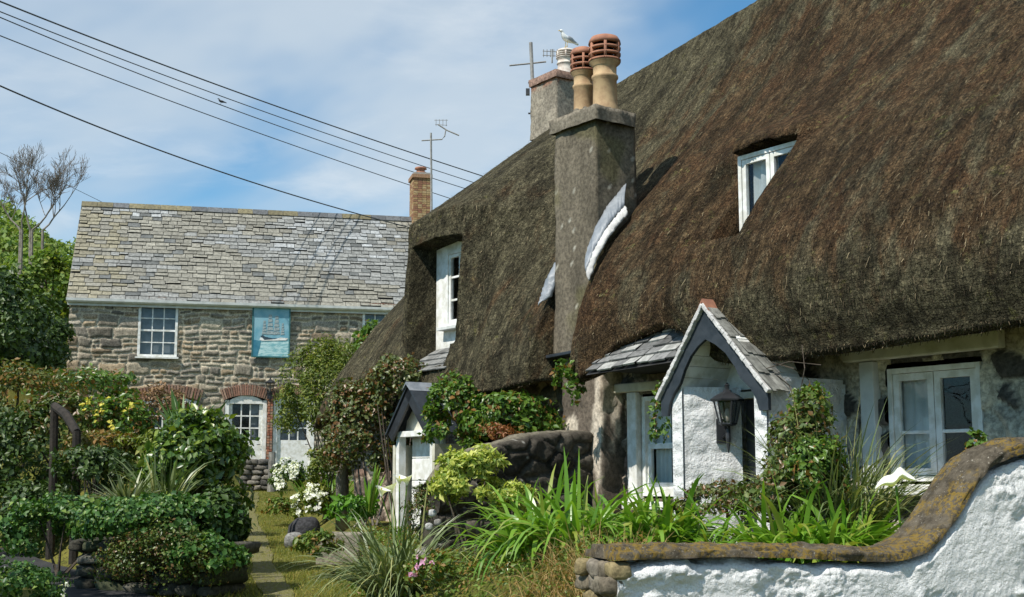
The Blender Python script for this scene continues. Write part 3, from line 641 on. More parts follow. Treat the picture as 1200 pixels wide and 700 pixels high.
# ship panel fixed in the blind window: a thing hung on the wall
pt_ = thing('painted_panel', hw((pn[0]+pn[1])/2, .05, pn[2]), 'arched turquoise panel painted with a sailing ship, in the blind opening of the stone house', 'painting')
def pnl(f, g_, d): return hw(pn[0]+(pn[1]-pn[0])*f, d+.075, pn[2]+(pn[3]-pn[2])*g_)
top = [(x, 1-.055*((x-.5)/.5)**2) for x in np.linspace(1, 0, 13)]
k = NT('painted_sky'); vv = k.coord(); M['p_sky'] = k.fin(k.mix(k.rng(k.noise(vv, 3, 5), .35, .65), (.13, .33, .42), (.24, .43, .50)), .6)
k = NT('painted_sea'); vv = k.coord('Object', (1, 1, 4)); M['p_sea'] = k.fin(k.mix(k.rng(k.noise(vv, 5, 6, .7), .38, .62), (.17, .40, .44), (.50, .68, .68)), .6)
M['p_frame'] = simple('panel_frame', (.03, .12, .13), (.05, .17, .18)); M['p_deep'] = simple('deep_sea_paint', (.03, .16, .24), (.06, .22, .30), 6); M['p_sail'] = simple('sail_paint', (.36, .42, .42), (.22, .27, .28), 25); M['p_hull'] = simple('hull_paint', (.02, .04, .06), (.04, .07, .09))
m = MB(); m.prism([pnl(0, 0, .0), pnl(1, 0, .0)]+[pnl(x, y, .0) for x, y in top], HN*.03); m.build('board', M['p_sky'], pt_)
m = MB(); ol = [(0, 0), (1, 0)]+top; inn = [(.035, .025), (.965, .025)]+[(.5+(x-.5)*.93, y-.025) for x, y in top]
for i in range(len(ol)):
    j = (i+1) % len(ol); m.prism([pnl(*ol[i], .03), pnl(*ol[j], .03), pnl(*inn[j], .03), pnl(*inn[i], .03)], HN*.015)
m.build('frame', M['p_frame'], pt_)
def flat(name, poly, d, mat, par): m = MB(); m.prism([pnl(x, y, d) for x, y in poly], HN*.003); return m.build(name, mat, par)
flat('sea', [(.035, .025), (.965, .025), (.965, .36), (.7, .33), (.5, .35), (.3, .31), (.035, .33)], .031, M['p_sea'], pt_)
flat('deep_water', [(.035, .025), (.16, .025), (.19, .12), (.22, .2), (.24, .31), (.035, .33)], .035, M['p_deep'], pt_)
sh = flat('hull', [(.22, .40), (.30, .33), (.62, .33), (.76, .37), (.55, .36), (.34, .39), (.29, .42)], .039, M['p_hull'], pt_)
flat('bow_wave', [(.2, .33), (.27, .31), (.9, .33), (.95, .37), (.75, .38), (.6, .345), (.33, .325), (.27, .37), (.22, .37)], .043, M['white_flower'] if False else M['white_paint'], pt_)
m = MB()
for (mx_, tp, ws) in ((.32, .70, .13), (.47, .82, .19), (.64, .80, .18), (.80, .66, .10)):
    zz = .43
    for i in range(5):
        h_ = (tp-.43)/5; w_ = ws*(1-.13*i)
        m.prism([pnl(mx_-w_/2, zz, .036), pnl(mx_+w_/2, zz+.01, .036), pnl(mx_+w_*.43, zz+h_*.85, .036), pnl(mx_-w_*.40, zz+h_*.85, .036)], HN*.002); zz += h_
m.build('sail', M['p_sail'], pt_)
# lantern between the doors
def lantern(name, label, base, out, up_h, wd, dark='black_paint', arm=None):
    """wall lantern: base is the wall point, out the outward unit vector"""
    t = thing(name, base, label, 'lamp'); sd_ = np.cross(out, UP); c = base+out*arm
    def ringpts(r, z): return [c+r*(math.cos(q)*out+math.sin(q)*sd_)+UP*z for q in np.linspace(0, 2*math.pi, 7)[:6]]
    m = MB(); lo = ringpts(wd*.62, 0); hi = ringpts(wd, up_h)
    for i in range(6):
        m.tube([lo[i], hi[i]], wd*.07, 5); m.tube([lo[i], lo[(i+1) % 6]], wd*.07, 5); m.tube([hi[i], hi[(i+1) % 6]], wd*.09, 5)
    m.lathe(c, [(0.01, -.02), (wd*.55, -.015), (wd*.62, .0), (wd*.3, .005)], 12); m.build('cage', M[dark], t)
    m = MB()
    for i in range(6): j = (i+1) % 6; m.add([lo[i], lo[j], hi[j], hi[i]], [(0, 1, 2, 3)])
    m.build('glass', M['lamp_glass'], t)
    m = MB(); m.lathe(c+UP*up_h, [(wd*1.22, -.005), (wd*1.25, .01), (wd*.75, wd*.42), (wd*.35, wd*.6), (wd*.3, wd*.75), (wd*.16, wd*.8), (wd*.16, wd*1.0), (wd*.2, wd*1.1), (.002, wd*1.3)], 6); m.build('cap', M[dark], t)
    m = MB(); m.box(base+out*.012-UP*.06, out*.012, sd_*wd*.5, UP*.11); m.tube([base-UP*.12+out*.02, base-UP*.1+out*arm*.5, c-UP*.09, c-UP*.015], [.014, .014, .016, .016], 8)
    m.tube([c-UP*.05, c-UP*.13, c-UP*.26], [.02, .024, .006], 8); m.build('bracket', M[dark], t)
    m = MB(); m.lathe(c, [(.004, .01), (wd*.2, .03), (wd*.24, up_h*.45), (wd*.16, up_h*.6), (.003, up_h*.68)], 10); m.build('bulb', M['white_clay'], t, True)
    return t
lb = hpx(315.5, 470); lantern('wall_lantern', 'black lantern on the brick pier between the two white doors of the stone house', hw(lb[0], .10, lb[1]+.22), HN, .27, .135, arm=.17)
# dry stone wall and post before the house
def stones(name, label, cat, p0, p1, h, thick, n_rows, seed, col=((.13, .12, .10), (.09, .085, .075), (.17, .155, .13)), mat='stone', parent=None, lens=(.18, .4)):
    rng = np.random.default_rng(seed); p0 = np.array(p0, float); p1 = np.array(p1, float); d = unit(p1-p0); L_ = np.linalg.norm(p1-p0); nn = np.cross(d, UP); m = MB(); rh = h/n_rows
    for r in range(n_rows):
        x = -rng.uniform(0, .1)
        while x < L_:
            w = rng.uniform(*lens); c = p0+d*(x+w/2)+UP*((r+.5)*rh)+nn*rng.normal(0, .02)
            so_ = rng.uniform(0, 99); V = []; F = []; sx, sy, sz = w*.52, thick/2*rng.uniform(.9, 1.1), rh*.54*rng.uniform(.85, 1.15); tl = rng.normal(0, .1)
            q = random.choice(col); nt, npn = 9, 16
            for i in range(nt+1):
                th = -math.pi/2+math.pi*i/nt
                for k in range(npn):
                    ph = 2*math.pi*k/npn; cx_, cy_, cz_ = [math.copysign(abs(a)**.55, a) for a in (math.cos(th)*math.cos(ph), math.cos(th)*math.sin(ph), math.sin(th))]
                    jn = 1+.55*float(fbm(np.array([cx_*1.5+so_]), np.array([cy_*1.5+cz_*1.7]), 3, 7)[0]); V.append(c+d*(cx_*sx*jn)+nn*(cy_*sy*jn)+UP*(cz_*sz*jn+tl*cx_*sx))
            for i in range(nt):
                for k in range(npn): F.append((i*npn+k, i*npn+(k+1) % npn, (i+1)*npn+(k+1) % npn, (i+1)*npn+k))
            m.add(V, F, 0, tuple(np.array(q)*rng.uniform(.7, 1.3))); x += w*.95
    o = m.build(name, M[mat], parent, True, True); return tag(o, label, cat) if label else o
a = at(286, 566, 31); b = at(314, 566, 31); a[2] = b[2] = gh(a[0], a[1])
stones('dry_stone_wall', 'low dark dry stone wall below the white door of the stone house', 'wall', a, b, 2.03-a[2], .4, 6, 5)
p = at(318, 570, 30.6); p[2] = gh(p[0], p[1]); m = MB(); m.tube([p, p+UP*.5, p+UP*(2.2-p[2])], [.1, .085, .08], 8); tag(m.build('wooden_post', M['grey_wood']), 'grey weathered post at the end of the dry stone wall', 'post')

# ------------------------------------------------------------------ thatched cottage
cot = thing('thatched_cottage', cw(0, 0, .45), 'long stone cottage under weathered brown thatch with two dormer windows', 'cottage')
T0, T1 = -6.85, 7.2
def thatch_surface():
    ts = np.arange(T0, T1, .03); nt = len(ts); ns = 210
    tw = ts + 0*ts
    ridge = np.interp(ts, [-6.85, -6.53, -4.92, -3.5, -2.23, -.93, 2, 7], [6.45, 6.68, 7.02, 7.27, 7.46, 7.62, 7.9, 8.1])
    z0 = np.interp(ts, [-6.85, -3.5, -1.25, -1.1, -.46, -.40, -.05, .25, .9, 1.35, 1.75, 2.1, 4.5, 7.2], [2.45, 2.50, 2.66, 3.05, 3.05, 2.58, 2.66, 2.93, 3.10, 3.0, 2.68, 2.62, 2.69, 2.74])
    z0 = np.convolve(np.pad(z0, 2, 'edge'), np.ones(5)/5, 'valid') + .05*fbm(ts*2.5, ts*0, 3, 3)
    f = np.linspace(0, 1, ns)**1.0
    Z = z0[:, None]+(ridge-z0)[:, None]*f[None]; TT = ts[:, None]*np.ones((1, ns))
    # normalised height on each ridge so both profiles end at the ridge line w=-2.6
    def prof(Z, pts, zr0):
        zn = np.where(Z < 4.0, Z, 4.0+(Z-4.0)*(zr0-4.0)/(ridge[:, None]-4.0)); return np.interp(zn, [p[0] for p in pts], [p[1] for p in pts])
    WL = prof(Z, [(2.2, .70), (2.48, .60), (3.1, .24), (3.84, -.36), (4.6, -1.08), (5.7, -1.95), (6.65, -2.6)], 6.65)
    WR = prof(Z, [(2.2, .86), (2.6, .83), (3.0, .77), (3.35, .68), (3.71, .53), (4.1, .25), (4.65, -.26), (5.2, -.80), (6.0, -1.52), (6.8, -2.1), (7.6, -2.6)], 7.6)
    a = np.interp(ts, [-6.85, -4.5, -3.0, -1.4, -.46, -.36, 7], [0, .35, .55, .72, .75, 1, 1])[:, None]
    Wd = WL*(1-a)+WR*a
    fade = 1-sstep(4.6, 6.6, Z)
    step = .22*sstep(.98, 1.20, ts+.0)[:, None]
    Wd = Wd + step*fade*sstep(2.5, 3.3, Z) + .05*sstep(1.5, 3.5, ts)[:, None]
    # eyebrow dormer, far end
    tc_ = ts[:, None]
    tlat = sstep(-4.72, -4.45, tc_)*(1-sstep(-3.35, -1.7, tc_))
    top = 5.02+.05*np.sin(tc_*3)
    face = .46-.06*(Z-3.4)
    Dm = np.where(Z < top, face, .34-(Z-top)/math.tan(math.radians(36)))
    Dm = np.where(Z < 3.25, face-.0, Dm)
    k = tlat*sstep(2.9, 3.5, Z)
    add = np.maximum(Dm-Wd, 0)*k
    Wd = Wd+add
    # hood over the near dormer
    hood = sstep(.88, 1.12, tc_)*(1-sstep(1.95, 2.25, tc_))*np.exp(-((Z-4.97)/.15)**2); Wd = Wd+.17*hood
    Wd = Wd - .30*sstep(.35, .98, tc_)*(1-sstep(1.10, 1.16, tc_))*sstep(3.3, 3.9, Z)*(1-sstep(4.7, 5.0, Z))
    # weathered lumps and ruts
    Wd = Wd + .075*fbm(TT*1.1, Z*.55, 4, 21) + .03*fbm(TT*5, Z*1.0, 3, 22) + .016*fbm(TT*14, Z*3.5, 3, 24) + .022*fbm(TT*15, Z*13, 3, 23)
    Wd = Wd + .06*np.exp(-((TT+2.3)/.25)**2)*fade + .07*np.exp(-((TT+.15)/.22)**2)*fade
    Wd -= .05*np.exp(-((f[None]*1.0)/.03)**2)
    # openings: chimney channel, two window notches
    ch = (TT > -1.24) & (TT < -.41) & (Z < 5.0); Wd = np.where(ch, np.minimum(Wd, .16), Wd)
    arch1 = (TT > 1.10) & (TT < 2.03) & (Z > 3.80) & (Z < 4.86+.02*np.sin(TT*9)); Wd = np.where(arch1, np.minimum(Wd, -.36), Wd)
    top2 = 4.64+.04*np.sin((TT+4.3)*3)
    arch2 = (TT > -4.30) & (TT < -3.16+.16*(Z-3.3)*0) & (Z > 3.28) & (Z < top2); Wd = np.where(arch2, np.minimum(Wd, -.12), Wd)
    sillcut = (TT > -4.30) & (TT < -3.3) & (Z > 3.0) & (Z <= 3.28); Wd = np.where(sillcut, np.minimum(Wd, .06+.10*(3.28-Z)/.28), Wd)
    # arc length for the texture
    dW = np.diff(Wd, axis=1); dZ = np.diff(Z, axis=1); sl_ = np.minimum(np.hypot(dW, dZ), .12); arc = np.concatenate([np.zeros((nt, 1)), np.cumsum(sl_, 1)], 1)
    wob = .05*fbm(TT*.6, Z*.7, 3, 66)
    # roll under the eave back to the wall
    pre = [(-.10, .30, -.5), (.12, .16, -.35), (-.22, .0, -.2), (-.11, -.035, -.11), (-.04, -.03, -.05)]
    cols_w = []; cols_z = []; cols_a = []
    for i, (dw, dz, da) in enumerate(pre):
        if i == 0: cols_w.append(np.full(nt, -.30)); cols_z.append(z0+.34)
        elif i == 1: cols_w.append(np.full(nt, .05)); cols_z.append(z0+.20)
        else: cols_w.append(Wd[:, 0]+dw); cols_z.append(z0+dz)
        cols_a.append(np.full(nt, da))
    Wf = np.concatenate([np.stack(cols_w, 1), Wd], 1); Zf = np.concatenate([np.stack(cols_z, 1), Z], 1); Af = np.concatenate([np.stack(cols_a, 1), arc], 1)
    # back slope
    Wf = np.concatenate([Wf, np.full((nt, 1), -2.95), np.full((nt, 1), -6.2)], 1); Zf = np.concatenate([Zf, ridge[:, None]-.12, np.full((nt, 1), 2.6)], 1); Af = np.concatenate([Af, Af[:, -1:]+.4, Af[:, -1:]+6], 1)
    Tf = ts[:, None]+np.zeros_like(Wf)
    end_in = sstep(.16, 0, ts-T0)[:, None]
    Zf = Zf-end_in*.12; 
    V = cwa(Tf, Wf, Zf); nsf = Wf.shape[1]
    F = [grid_faces(nt, nsf)]
    # cap at both ends
    Vx = V.reshape(-1, 3); e0 = np.arange(nsf); capc = np.array([cw(T0, -2.6, 2.8), cw(T1-.03, -2.6, 2.8)]); n0 = len(Vx)
    tri = [(i, i+1, n0, n0) for i in range(nsf-1)]
    last = (nt-1)*nsf; tri2 = [(last+i+1, last+i, n0+1, n0+1) for i in range(nsf-1)]
    Vx = np.concatenate([Vx, capc]); UV = np.stack([(Tf+wobpad(wob, Tf)), Af], -1).reshape(-1, 2); UV = np.concatenate([UV, [[0, 0], [0, 0]]])
    gr = .17*(1-sstep(-2.2, -.2, Tf))+.03*sstep(3.0, 4.5, Tf)+.16*(1-sstep(.25, .9, (Zf-z0[:, None])))*sstep(.5, 2, Tf)+.10*sstep(5.6, 7.3, Zf) - .06*np.exp(-((Tf-1.2)/1.6)**2)
    colr = np.concatenate([np.repeat(np.clip(gr, -.2, 1).reshape(-1, 1), 3, 1), [[0, 0, 0]]*2])
    return Vx, np.concatenate(F), tri, tri2, UV, colr, (ts, Wd, Z, Tf, V)
def wobpad(w, Tf): return np.concatenate([np.repeat(w[:, :1], 5, 1), w, np.repeat(w[:, -1:], 2, 1)], 1)
Vx, F4, tri, tri2, UV, colr, info = thatch_surface()
ts, Wd, Zg, Tf, V3 = info
# loose straws lying on the thatch, ends lifting a little, and a fringe along the eave
def straws(n, seed):
    rng = np.random.default_rng(seed); nt, ns = Wd.shape
    i = rng.integers(3, nt-3, n); j = np.minimum((rng.uniform(0, 1, n)**1.15*(ns-12)).astype(int)+9, ns-4)
    p = V3[i, j+5]; q = V3[i, np.maximum(j-7, 0)+5]; d = q-p; L_ = np.linalg.norm(d, axis=1); ok = (L_ < .42) & (L_ > .02); p = p[ok]; d = unit(d[ok]); n = len(p)
    a_ = V3[np.minimum(i[ok]+1, nt-1), j[ok]+5]-V3[i[ok]-1, j[ok]+5]; nr = unit(np.cross(a_, d)); nr = np.where((nr @ N)[:, None] < 0, -nr, nr)
    d = unit(d+rng.normal(0, .22, (n, 3))+nr*rng.uniform(-.05, .16, n)[:, None]); s = unit(np.cross(d, nr))
    ln = rng.uniform(.02, .075, n)[:, None]*rng.uniform(.5, 1.4, n)[:, None]; w = rng.uniform(.0014, .0034, n)[:, None]
    b = p+nr*.006; V = np.stack([b-s*w, b+s*w, b+d*ln+nr*.012+s*w*.5, b+d*ln+nr*.012-s*w*.5], 1).reshape(-1, 3)
    return V, np.arange(n*4).reshape(-1, 4)
def fringe(n, seed):
    rng = np.random.default_rng(seed); nt = Wd.shape[0]; i = rng.integers(2, nt-2, n); p = V3[i, rng.integers(2, 7, n)]; d = np.array([0, 0, -1.])+N*.25+rng.normal(0, .28, (n, 3)); d = unit(d)
    s = unit(np.cross(d, rng.normal(0, 1, (n, 3)))); ln = rng.uniform(.01, .035, n)[:, None]; w = rng.uniform(.0015, .003, n)[:, None]
    V = np.stack([p-s*w, p+s*w, p+d*ln+s*w*.5, p+d*ln-s*w*.5], 1).reshape(-1, 3); return V, np.arange(n*4).reshape(-1, 4)
Vs, Fs = straws(9000, 8); Vf, Ff = fringe(3600, 9)
n0 = len(Vx); n1 = n0+len(Vs)
Vall = np.concatenate([Vx, Vs, Vf])
faces4 = np.concatenate([F4, Fs+n0, Ff+n1]); fm = np.concatenate([np.zeros(len(F4)), np.ones(len(Fs)+len(Ff))]).astype(int)
UVa = np.concatenate([UV, np.zeros((len(Vs)+len(Vf), 2))]); Ca = np.concatenate([colr, np.zeros((len(Vs)+len(Vf), 3))])
thatch = obj('thatch_roof', Vall, faces4, [M['thatch'], M['straw']], cot, True, colors=Ca, uvs=UVa, fmats=fm)
ve = np.array([Vx[t_[0]] for t_ in tri]+[Vx[tri[-1][1]]]); obj('thatch_end', np.concatenate([ve, [cw(T0+.05, -2.6, 2.8)]]), [(i, i+1, len(ve)) for i in range(len(ve)-1)], M['thatch'], cot)
ve = np.array([Vx[t_[1]] for t_ in tri2]+[Vx[tri2[-1][0]]]); obj('thatch_end', np.concatenate([ve, [cw(T1-.08, -2.6, 2.8)]]), [(i+1, i, len(ve)) for i in range(len(ve)-1)], M['thatch'], cot)

# front wall: rubble with pale pointing, limewashed towards the right
def rect_hole(t0, t1, z0, z1, tb, zb): return lambda u, v: (u+tb > t0) & (u+tb < t1) & (v+zb > z0) & (v+zb < z1)
WB, WZ = -6.6, .3
uL = 13.4; res = .03; nu = int(uL/res)+1; nv = int(2.9/res)+1
u = np.linspace(0, uL, nu)[:, None]*np.ones((1, nv)); v = np.linspace(0, 2.9, nv)[None]*np.ones((nu, 1)); tt = u+WB
du = u+.35*fbm(u*2, v*2, 3, 71); dv = v+.35*fbm(u*2+9, v*2, 3, 72)
f1, f2, idd = worley(du*3.3, dv*3.8, 73); e = f2-f1
H = .045*sstep(.08, .3, e)*(.5+idd)+.03*fbm(u*6, v*6, 4, 74)
pal = np.array([(.15, .10, .08), (.11, .085, .07), (.19, .125, .095), (.10, .10, .09), (.16, .13, .10), (.24, .19, .15)])
st = pal[(idd*5.99).astype(int)]*(.75+.6*vnoise(u*8, v*8, 75))[..., None]; mort = np.array([.42, .35, .26])*(1+.4*fbm(u*9, v*9, 3, 76))[..., None]
colA = np.where((e > .10)[..., None], st, mort)
wsh = np.array([.44, .40, .32])*(1+.9*fbm(u*5, v*5, 4, 78))[..., None]; bare = (idd > .52) & (e > .10+.1*fbm(u*6, v*6, 3, 79)); colB = np.where(bare[..., None], np.array([.055, .050, .044])*(.5+1.2*idd+.6*fbm(u*9, v*9, 3, 77))[..., None], wsh)
kk = sstep(1.6, 1.9, tt)[..., None]; col = colA*(1-kk)+colB*kk
LWIN = (-.16, .50, 1.40, 2.47); RWIN = (3.03, 3.99, 1.55, 2.57)
wall_sheet('front_wall', cw(WB, 0, WZ), T, N, u, v, H-.03, np.clip(col, .01, .9), M['stone'], cot, [rect_hole(*LWIN, WB, WZ), rect_hole(*RWIN, WB, WZ), rect_hole(1.62, 2.42, .3, 2.30, WB, WZ), rect_hole(-3.6, -2.85, .3, 2.3, WB, WZ)])
m = MB(); cs = (.3, .27, .22)
for t_, zz in ((-6.6, 6.0), (6.78, 6.5)): m.add([cw(t_, 0, .2), cw(t_, -5.6, .2), cw(t_, -5.6, 2.9), cw(t_, -2.6, zz), cw(t_, 0, 2.9)], [(0, 1, 2, 3, 4)], 0, cs)
m.add([cw(-6.6, -5.6, .2), cw(6.78, -5.6, .2), cw(6.78, -5.6, 2.9), cw(-6.6, -5.6, 2.9)], [(0, 1, 2, 3)], 0, cs)
m.add([cw(-6.6, -.9, .2), cw(6.78, -.9, .2), cw(6.78, -.9, 4.0), cw(-6.6, -.9, 4.0)], [(0, 1, 2, 3)], 0, (.05, .05, .045)); m.build('side_wall', M['stone'], cot, cols=True)  # last sheet is a dark backing that paints dim rooms behind the windows

def casement(parent, t0, t1, z0, z1, w, n=2, fw=.055, bars=1, depth=.05, name='window', curtains=((.15, .42),), mat='white_paint', box=.045, split=None):
    """side by side casements with one glazing bar each, curtains behind the panes"""
    m = MB(); c = (t0+t1)/2
    for q in (t0+box/2, t1-box/2): m.box(cw(q, w, (z0+z1)/2), T*box/2, N*depth, UP*(z1-z0)/2)
    for q in (z0+box/2, z1-box/2): m.box(cw(c, w, q), T*((t1-t0)/2-box), N*(depth-.002), UP*box/2)
    f = m.build(name, M[mat], parent, bevel=.004)
    W_ = (t1-t0-2*box)/n
    for i in range(n):
        a0 = t0+box+i*W_+.004; a1 = a0+W_-.008; b0, b1 = z0+box+.004, z1-box-.004; mm = MB()
        for q in (a0+fw/2, a1-fw/2): mm.box(cw(q, w+.012, (b0+b1)/2), T*fw/2, N*.022, UP*(b1-b0)/2)
        for q in (b0+fw/2, b1-fw/2): mm.box(cw((a0+a1)/2, w+.012, q), T*((a1-a0)/2-fw), N*.0215, UP*fw/2)
        for j in range(1, bars+1): mm.box(cw((a0+a1)/2, w+.012, b0+(b1-b0)*(j/(bars+1) if split is None else split)), T*((a1-a0)/2-fw), N*.012, UP*.014)
        mm.build('casement', M[mat], f, bevel=.003)
        p = MB(); p.add([cw(a0+fw, w+.006, b0+fw), cw(a1-fw, w+.006, b0+fw), cw(a1-fw, w+.006, b1-fw), cw(a0+fw, w+.006, b1-fw)], [(0, 1, 2, 3)]); p.build('pane', M['glass'], f)
    for (c0, c1) in curtains:
        x = np.linspace(t0+(t1-t0)*c0, t0+(t1-t0)*c1, 40); ph = np.cumsum(np.abs(np.random.default_rng(5).normal(.5, .2, 40))); V = []
        for zz, am in ((z0+.02, 1.3), ((z0+z1)/2, 1.0), (z1-.04, .6)):
            for xx, q in zip(x, ph): V.append(cw(xx, w-.075+.022*am*math.sin(q), zz))
        V = np.array(V); F = [(r*40+i, r*40+i+1, (r+1)*40+i+1, (r+1)*40+i) for r in range(2) for i in range(39)]; obj('curtain', V, F, M['curtain'], f, True)
    return f
# right window with timber lintel and post
casement(cot, RWIN[0]+.02, RWIN[1]-.02, RWIN[2]+.02, RWIN[3]-.045, -.05, 2, .06, 1, .05, curtains=((.06, .50), (.86, .99)), split=.42, mat='white_paint')
m = MB()
m.prism([cw(2.68, .035, 2.60), cw(4.24, .035, 2.61), cw(4.24, .035, 2.765), cw(3.3, .035, 2.735), cw(2.68, .035, 2.705)], N*.10); m.build('lintel', M['cream_paint'], cot, bevel=.012)
m = MB(); m.box(cw(2.90, .04, 1.95), T*.075, N*.05, UP*.645); m.build('window_post', M['grey_paint'], cot, bevel=.01)
m = MB(); m.box(cw(3.5, .06, 1.50), T*.6, N*.11, UP*.045); m.build('window_sill', M['white_paint'], cot, bevel=.008)
# left window (sash) with its white surround
def sash_window(t0, t1, z0, z1, w, name='window'):
    fw = .05; m = MB(); c = (t0+t1)/2
    for q in (t0+fw/2, t1-fw/2): m.box(cw(q, w, (z0+z1)/2), T*fw/2, N*.05, UP*(z1-z0)/2)
    m.box(cw(c, w, z1-fw/2), T*((t1-t0)/2-fw), N*.049, UP*fw/2); m.box(cw(c, w+.02, z0+.045), T*((t1-t0)/2-fw), N*.069, UP*.045)
    f = m.build(name, M['white_paint'], cot, bevel=.004); zm = (z0+z1)/2
    for (a, b, dd) in ((z0+.09, zm+.02, .0), (zm-.02, z1-fw, .03)):
        mm = MB()
        for q in (t0+fw+.03, t1-fw-.03): mm.box(cw(q, w-dd, (a+b)/2), T*.029, N*.018, UP*(b-a)/2)
        for q in (a+.025, b-.025): mm.box(cw(c, w-dd, q), T*((t1-t0)/2-fw-.06), N*.0175, UP*.025)
        mm.build('sash', M['white_paint'], f)
        p = MB(); p.add([cw(t0+.1, w-dd, a+.04), cw(t1-.1, w-dd, a+.04), cw(t1-.1, w-dd, b-.04), cw(t0+.1, w-dd, b-.04)], [(0, 1, 2, 3)]); p.build('pane', M['glass'], f)
    for c0, c1 in ((.12, .5), (.52, .95)):
        x = np.linspace(t0+(t1-t0)*c0, t0+(t1-t0)*c1, 30); V = []
        for zz, am in ((z0, 1.2), (zm, 1), (z1, .6)):
            for i, xx in enumerate(x): V.append(cw(xx, w-.085+.02*am*math.sin(i*.75), zz))
        obj('curtain', V, [(r*30+i, r*30+i+1, (r+1)*30+i+1, (r+1)*30+i) for r in range(2) for i in range(29)], M['curtain'], f, True)
sash_window(LWIN[0]+.01, LWIN[1]-.01, LWIN[2]+.01, LWIN[3]-.02, -.03)
m = MB(); m.box(cw(-.245, .03, 1.9), T*.075, N*.055, UP*.60); m.box(cw(.555, .03, 1.9), T*.05, N*.055, UP*.60); m.build('window_post', M['white_paint'], cot, bevel=.012)
m = MB(); m.prism([cw(-.78, .03, 2.505), cw(1.35, .03, 2.50), cw(1.35, .03, 2.60), cw(-.78, .03, 2.60)], N*.08); m.build('lintel', M['cream_paint'], cot, bevel=.012)
m = MB(); m.box(cw(.18, .07, 1.315), T*.5, N*.10, UP*.04); m.build('window_sill', M['white_paint'], cot, bevel=.008)
# slate pentice over the left window
m = MB(); rng = np.random.default_rng(12)
A0, A1, B0, B1 = cw(.02, .90, 2.66), cw(1.38, .90, 2.70), cw(.05, .40, 3.10), cw(1.38, .40, 3.20)
for r in range(6):
    x = -(r % 2)*.08
    while x < 1:
        w_ = rng.uniform(.12, .2); a, b = max(x, 0)+.004, min(x+w_, 1)-.004
        if b > a:
            f0 = r/6-.01+rng.uniform(-.015, .015); f1_ = min((r+1.4)/6, 1)
            P = lambda s, q, h: (A0*(1-s)+A1*s)*(1-q)+(B0*(1-s)+B1*s)*q+h*np.array([N[0]*.6, N[1]*.6, .8])
            kq = rng.uniform(.6, 1.3); c_ = (.17*kq, .17*kq, .165*kq) if rng.random() < .75 else (.33, .33, .31); lf = rng.uniform(.016, .034)
            m.add([P(a, f0, lf), P(b, f0, lf+rng.uniform(-.006, .006)), P(b, f1_, .0), P(a, f1_, .0), P(a, f0, lf-.016), P(b, f0, lf-.016)], [(0, 1, 2, 3), (4, 5, 1, 0)], 0, c_)
        x += w_
m.add([A0-UP*.03, A1-UP*.03, B1-UP*.03, B0-UP*.03], [(3, 2, 1, 0)], 0, (.03, .03, .03)); m.build('slate_pentice', M['slate'], cot, cols=True)
m = MB(); m.box(cw(.70, .44, 2.70), T*.68, N*.40, UP*.022); m.build('shade_soffit', M['dark'], cot)  # near-black board painting the shade below the slates

# near dormer window, set back in the thatch
dw = casement(cot, 1.14, 2.00, 3.82, 4.83, -.24, 2, .05, 1, .045, curtains=((.12, .50),), split=.36, mat='white_paint')
# far dormer: white face, sash and sill, slates at its foot
m = MB()
m.box(cw(-4.16, -.02, 4.02), T*.13, N*.06, UP*.78); m.box(cw(-3.25, -.02, 4.02), T*.10, N*.06, UP*.78); m.box(cw(-3.69, -.02, 3.36), T*.34, N*.058, UP*.17); m.box(cw(-3.69, -.02, 4.64), T*.34, N*.055, UP*.08)
m.build('dormer_face', M['white_paint'], cot, bevel=.008)
casement(cot, -4.03, -3.35, 3.56, 4.57, .0, 2, .045, 2, .05, curtains=((.55, .95),), mat='white_paint')
m = MB(); m.box(cw(-3.69, .07, 3.535), T*.40, N*.085, UP*.022); m.build('window_sill', M['grey_paint'], cot, bevel=.005)
m = MB()
for r in range(4):
    for q in range(5):
        k_ = random.uniform(.6, 1.2); c0_ = cw(-4.22+.21*(q+.5)+(r % 2)*.05, .52-.12*r, 2.98+.085*r); m.box(c0_, T*.1, N*.075-UP*.04, (UP*.8+N*.5)*.008, 0, (.20*k_, .20*k_, .19*k_))
m.build('sill_slate', M['slate'], cot, cols=True)

# rendered chimney on the front wall
def rough_box(t0, t1, w0, w1, z0, z1, taper, amp, seed, res=.04):
    """harled stack: four displaced faces and a top"""
    out = []
    nz_ = int((z1-z0)/res)
    sides = [((t0, w1), (t1, w1)), ((t1, w1), (t1, w0)), ((t1, w0), (t0, w0)), ((t0, w0), (t0, w1))]; ct, cw_ = (t0+t1)/2, (w0+w1)/2
    per = []; acc = 0
    for (a, b) in sides:
        n_ = max(3, int(math.hypot(b[0]-a[0], b[1]-a[1])/res))
        for i in range(n_): f = i/n_; per.append((a[0]+(b[0]-a[0])*f, a[1]+(b[1]-a[1])*f, acc+f*n_*res))
        acc += n_*res
    per = np.array(per); zz = np.linspace(z0, z1, nz_)
    tp = 1-taper*(zz-z0)/(z1-z0)
    uu = per[:, 2][:, None]*np.ones((1, nz_)); vv = zz[None]*np.ones((len(per), 1)); dn = amp*fbm(uu*6, vv*6, 4, seed)+amp*.9*fbm(uu*1.4, vv*1.4, 2, seed+4)
    rx = per[:, 0][:, None]-ct; ry = per[:, 1][:, None]-cw_; rl = np.hypot(rx, ry)
    X = ct+rx*tp[None]*(1+dn/rl); Y = cw_+ry*tp[None]*(1+dn/rl); return X, Y, vv, uu
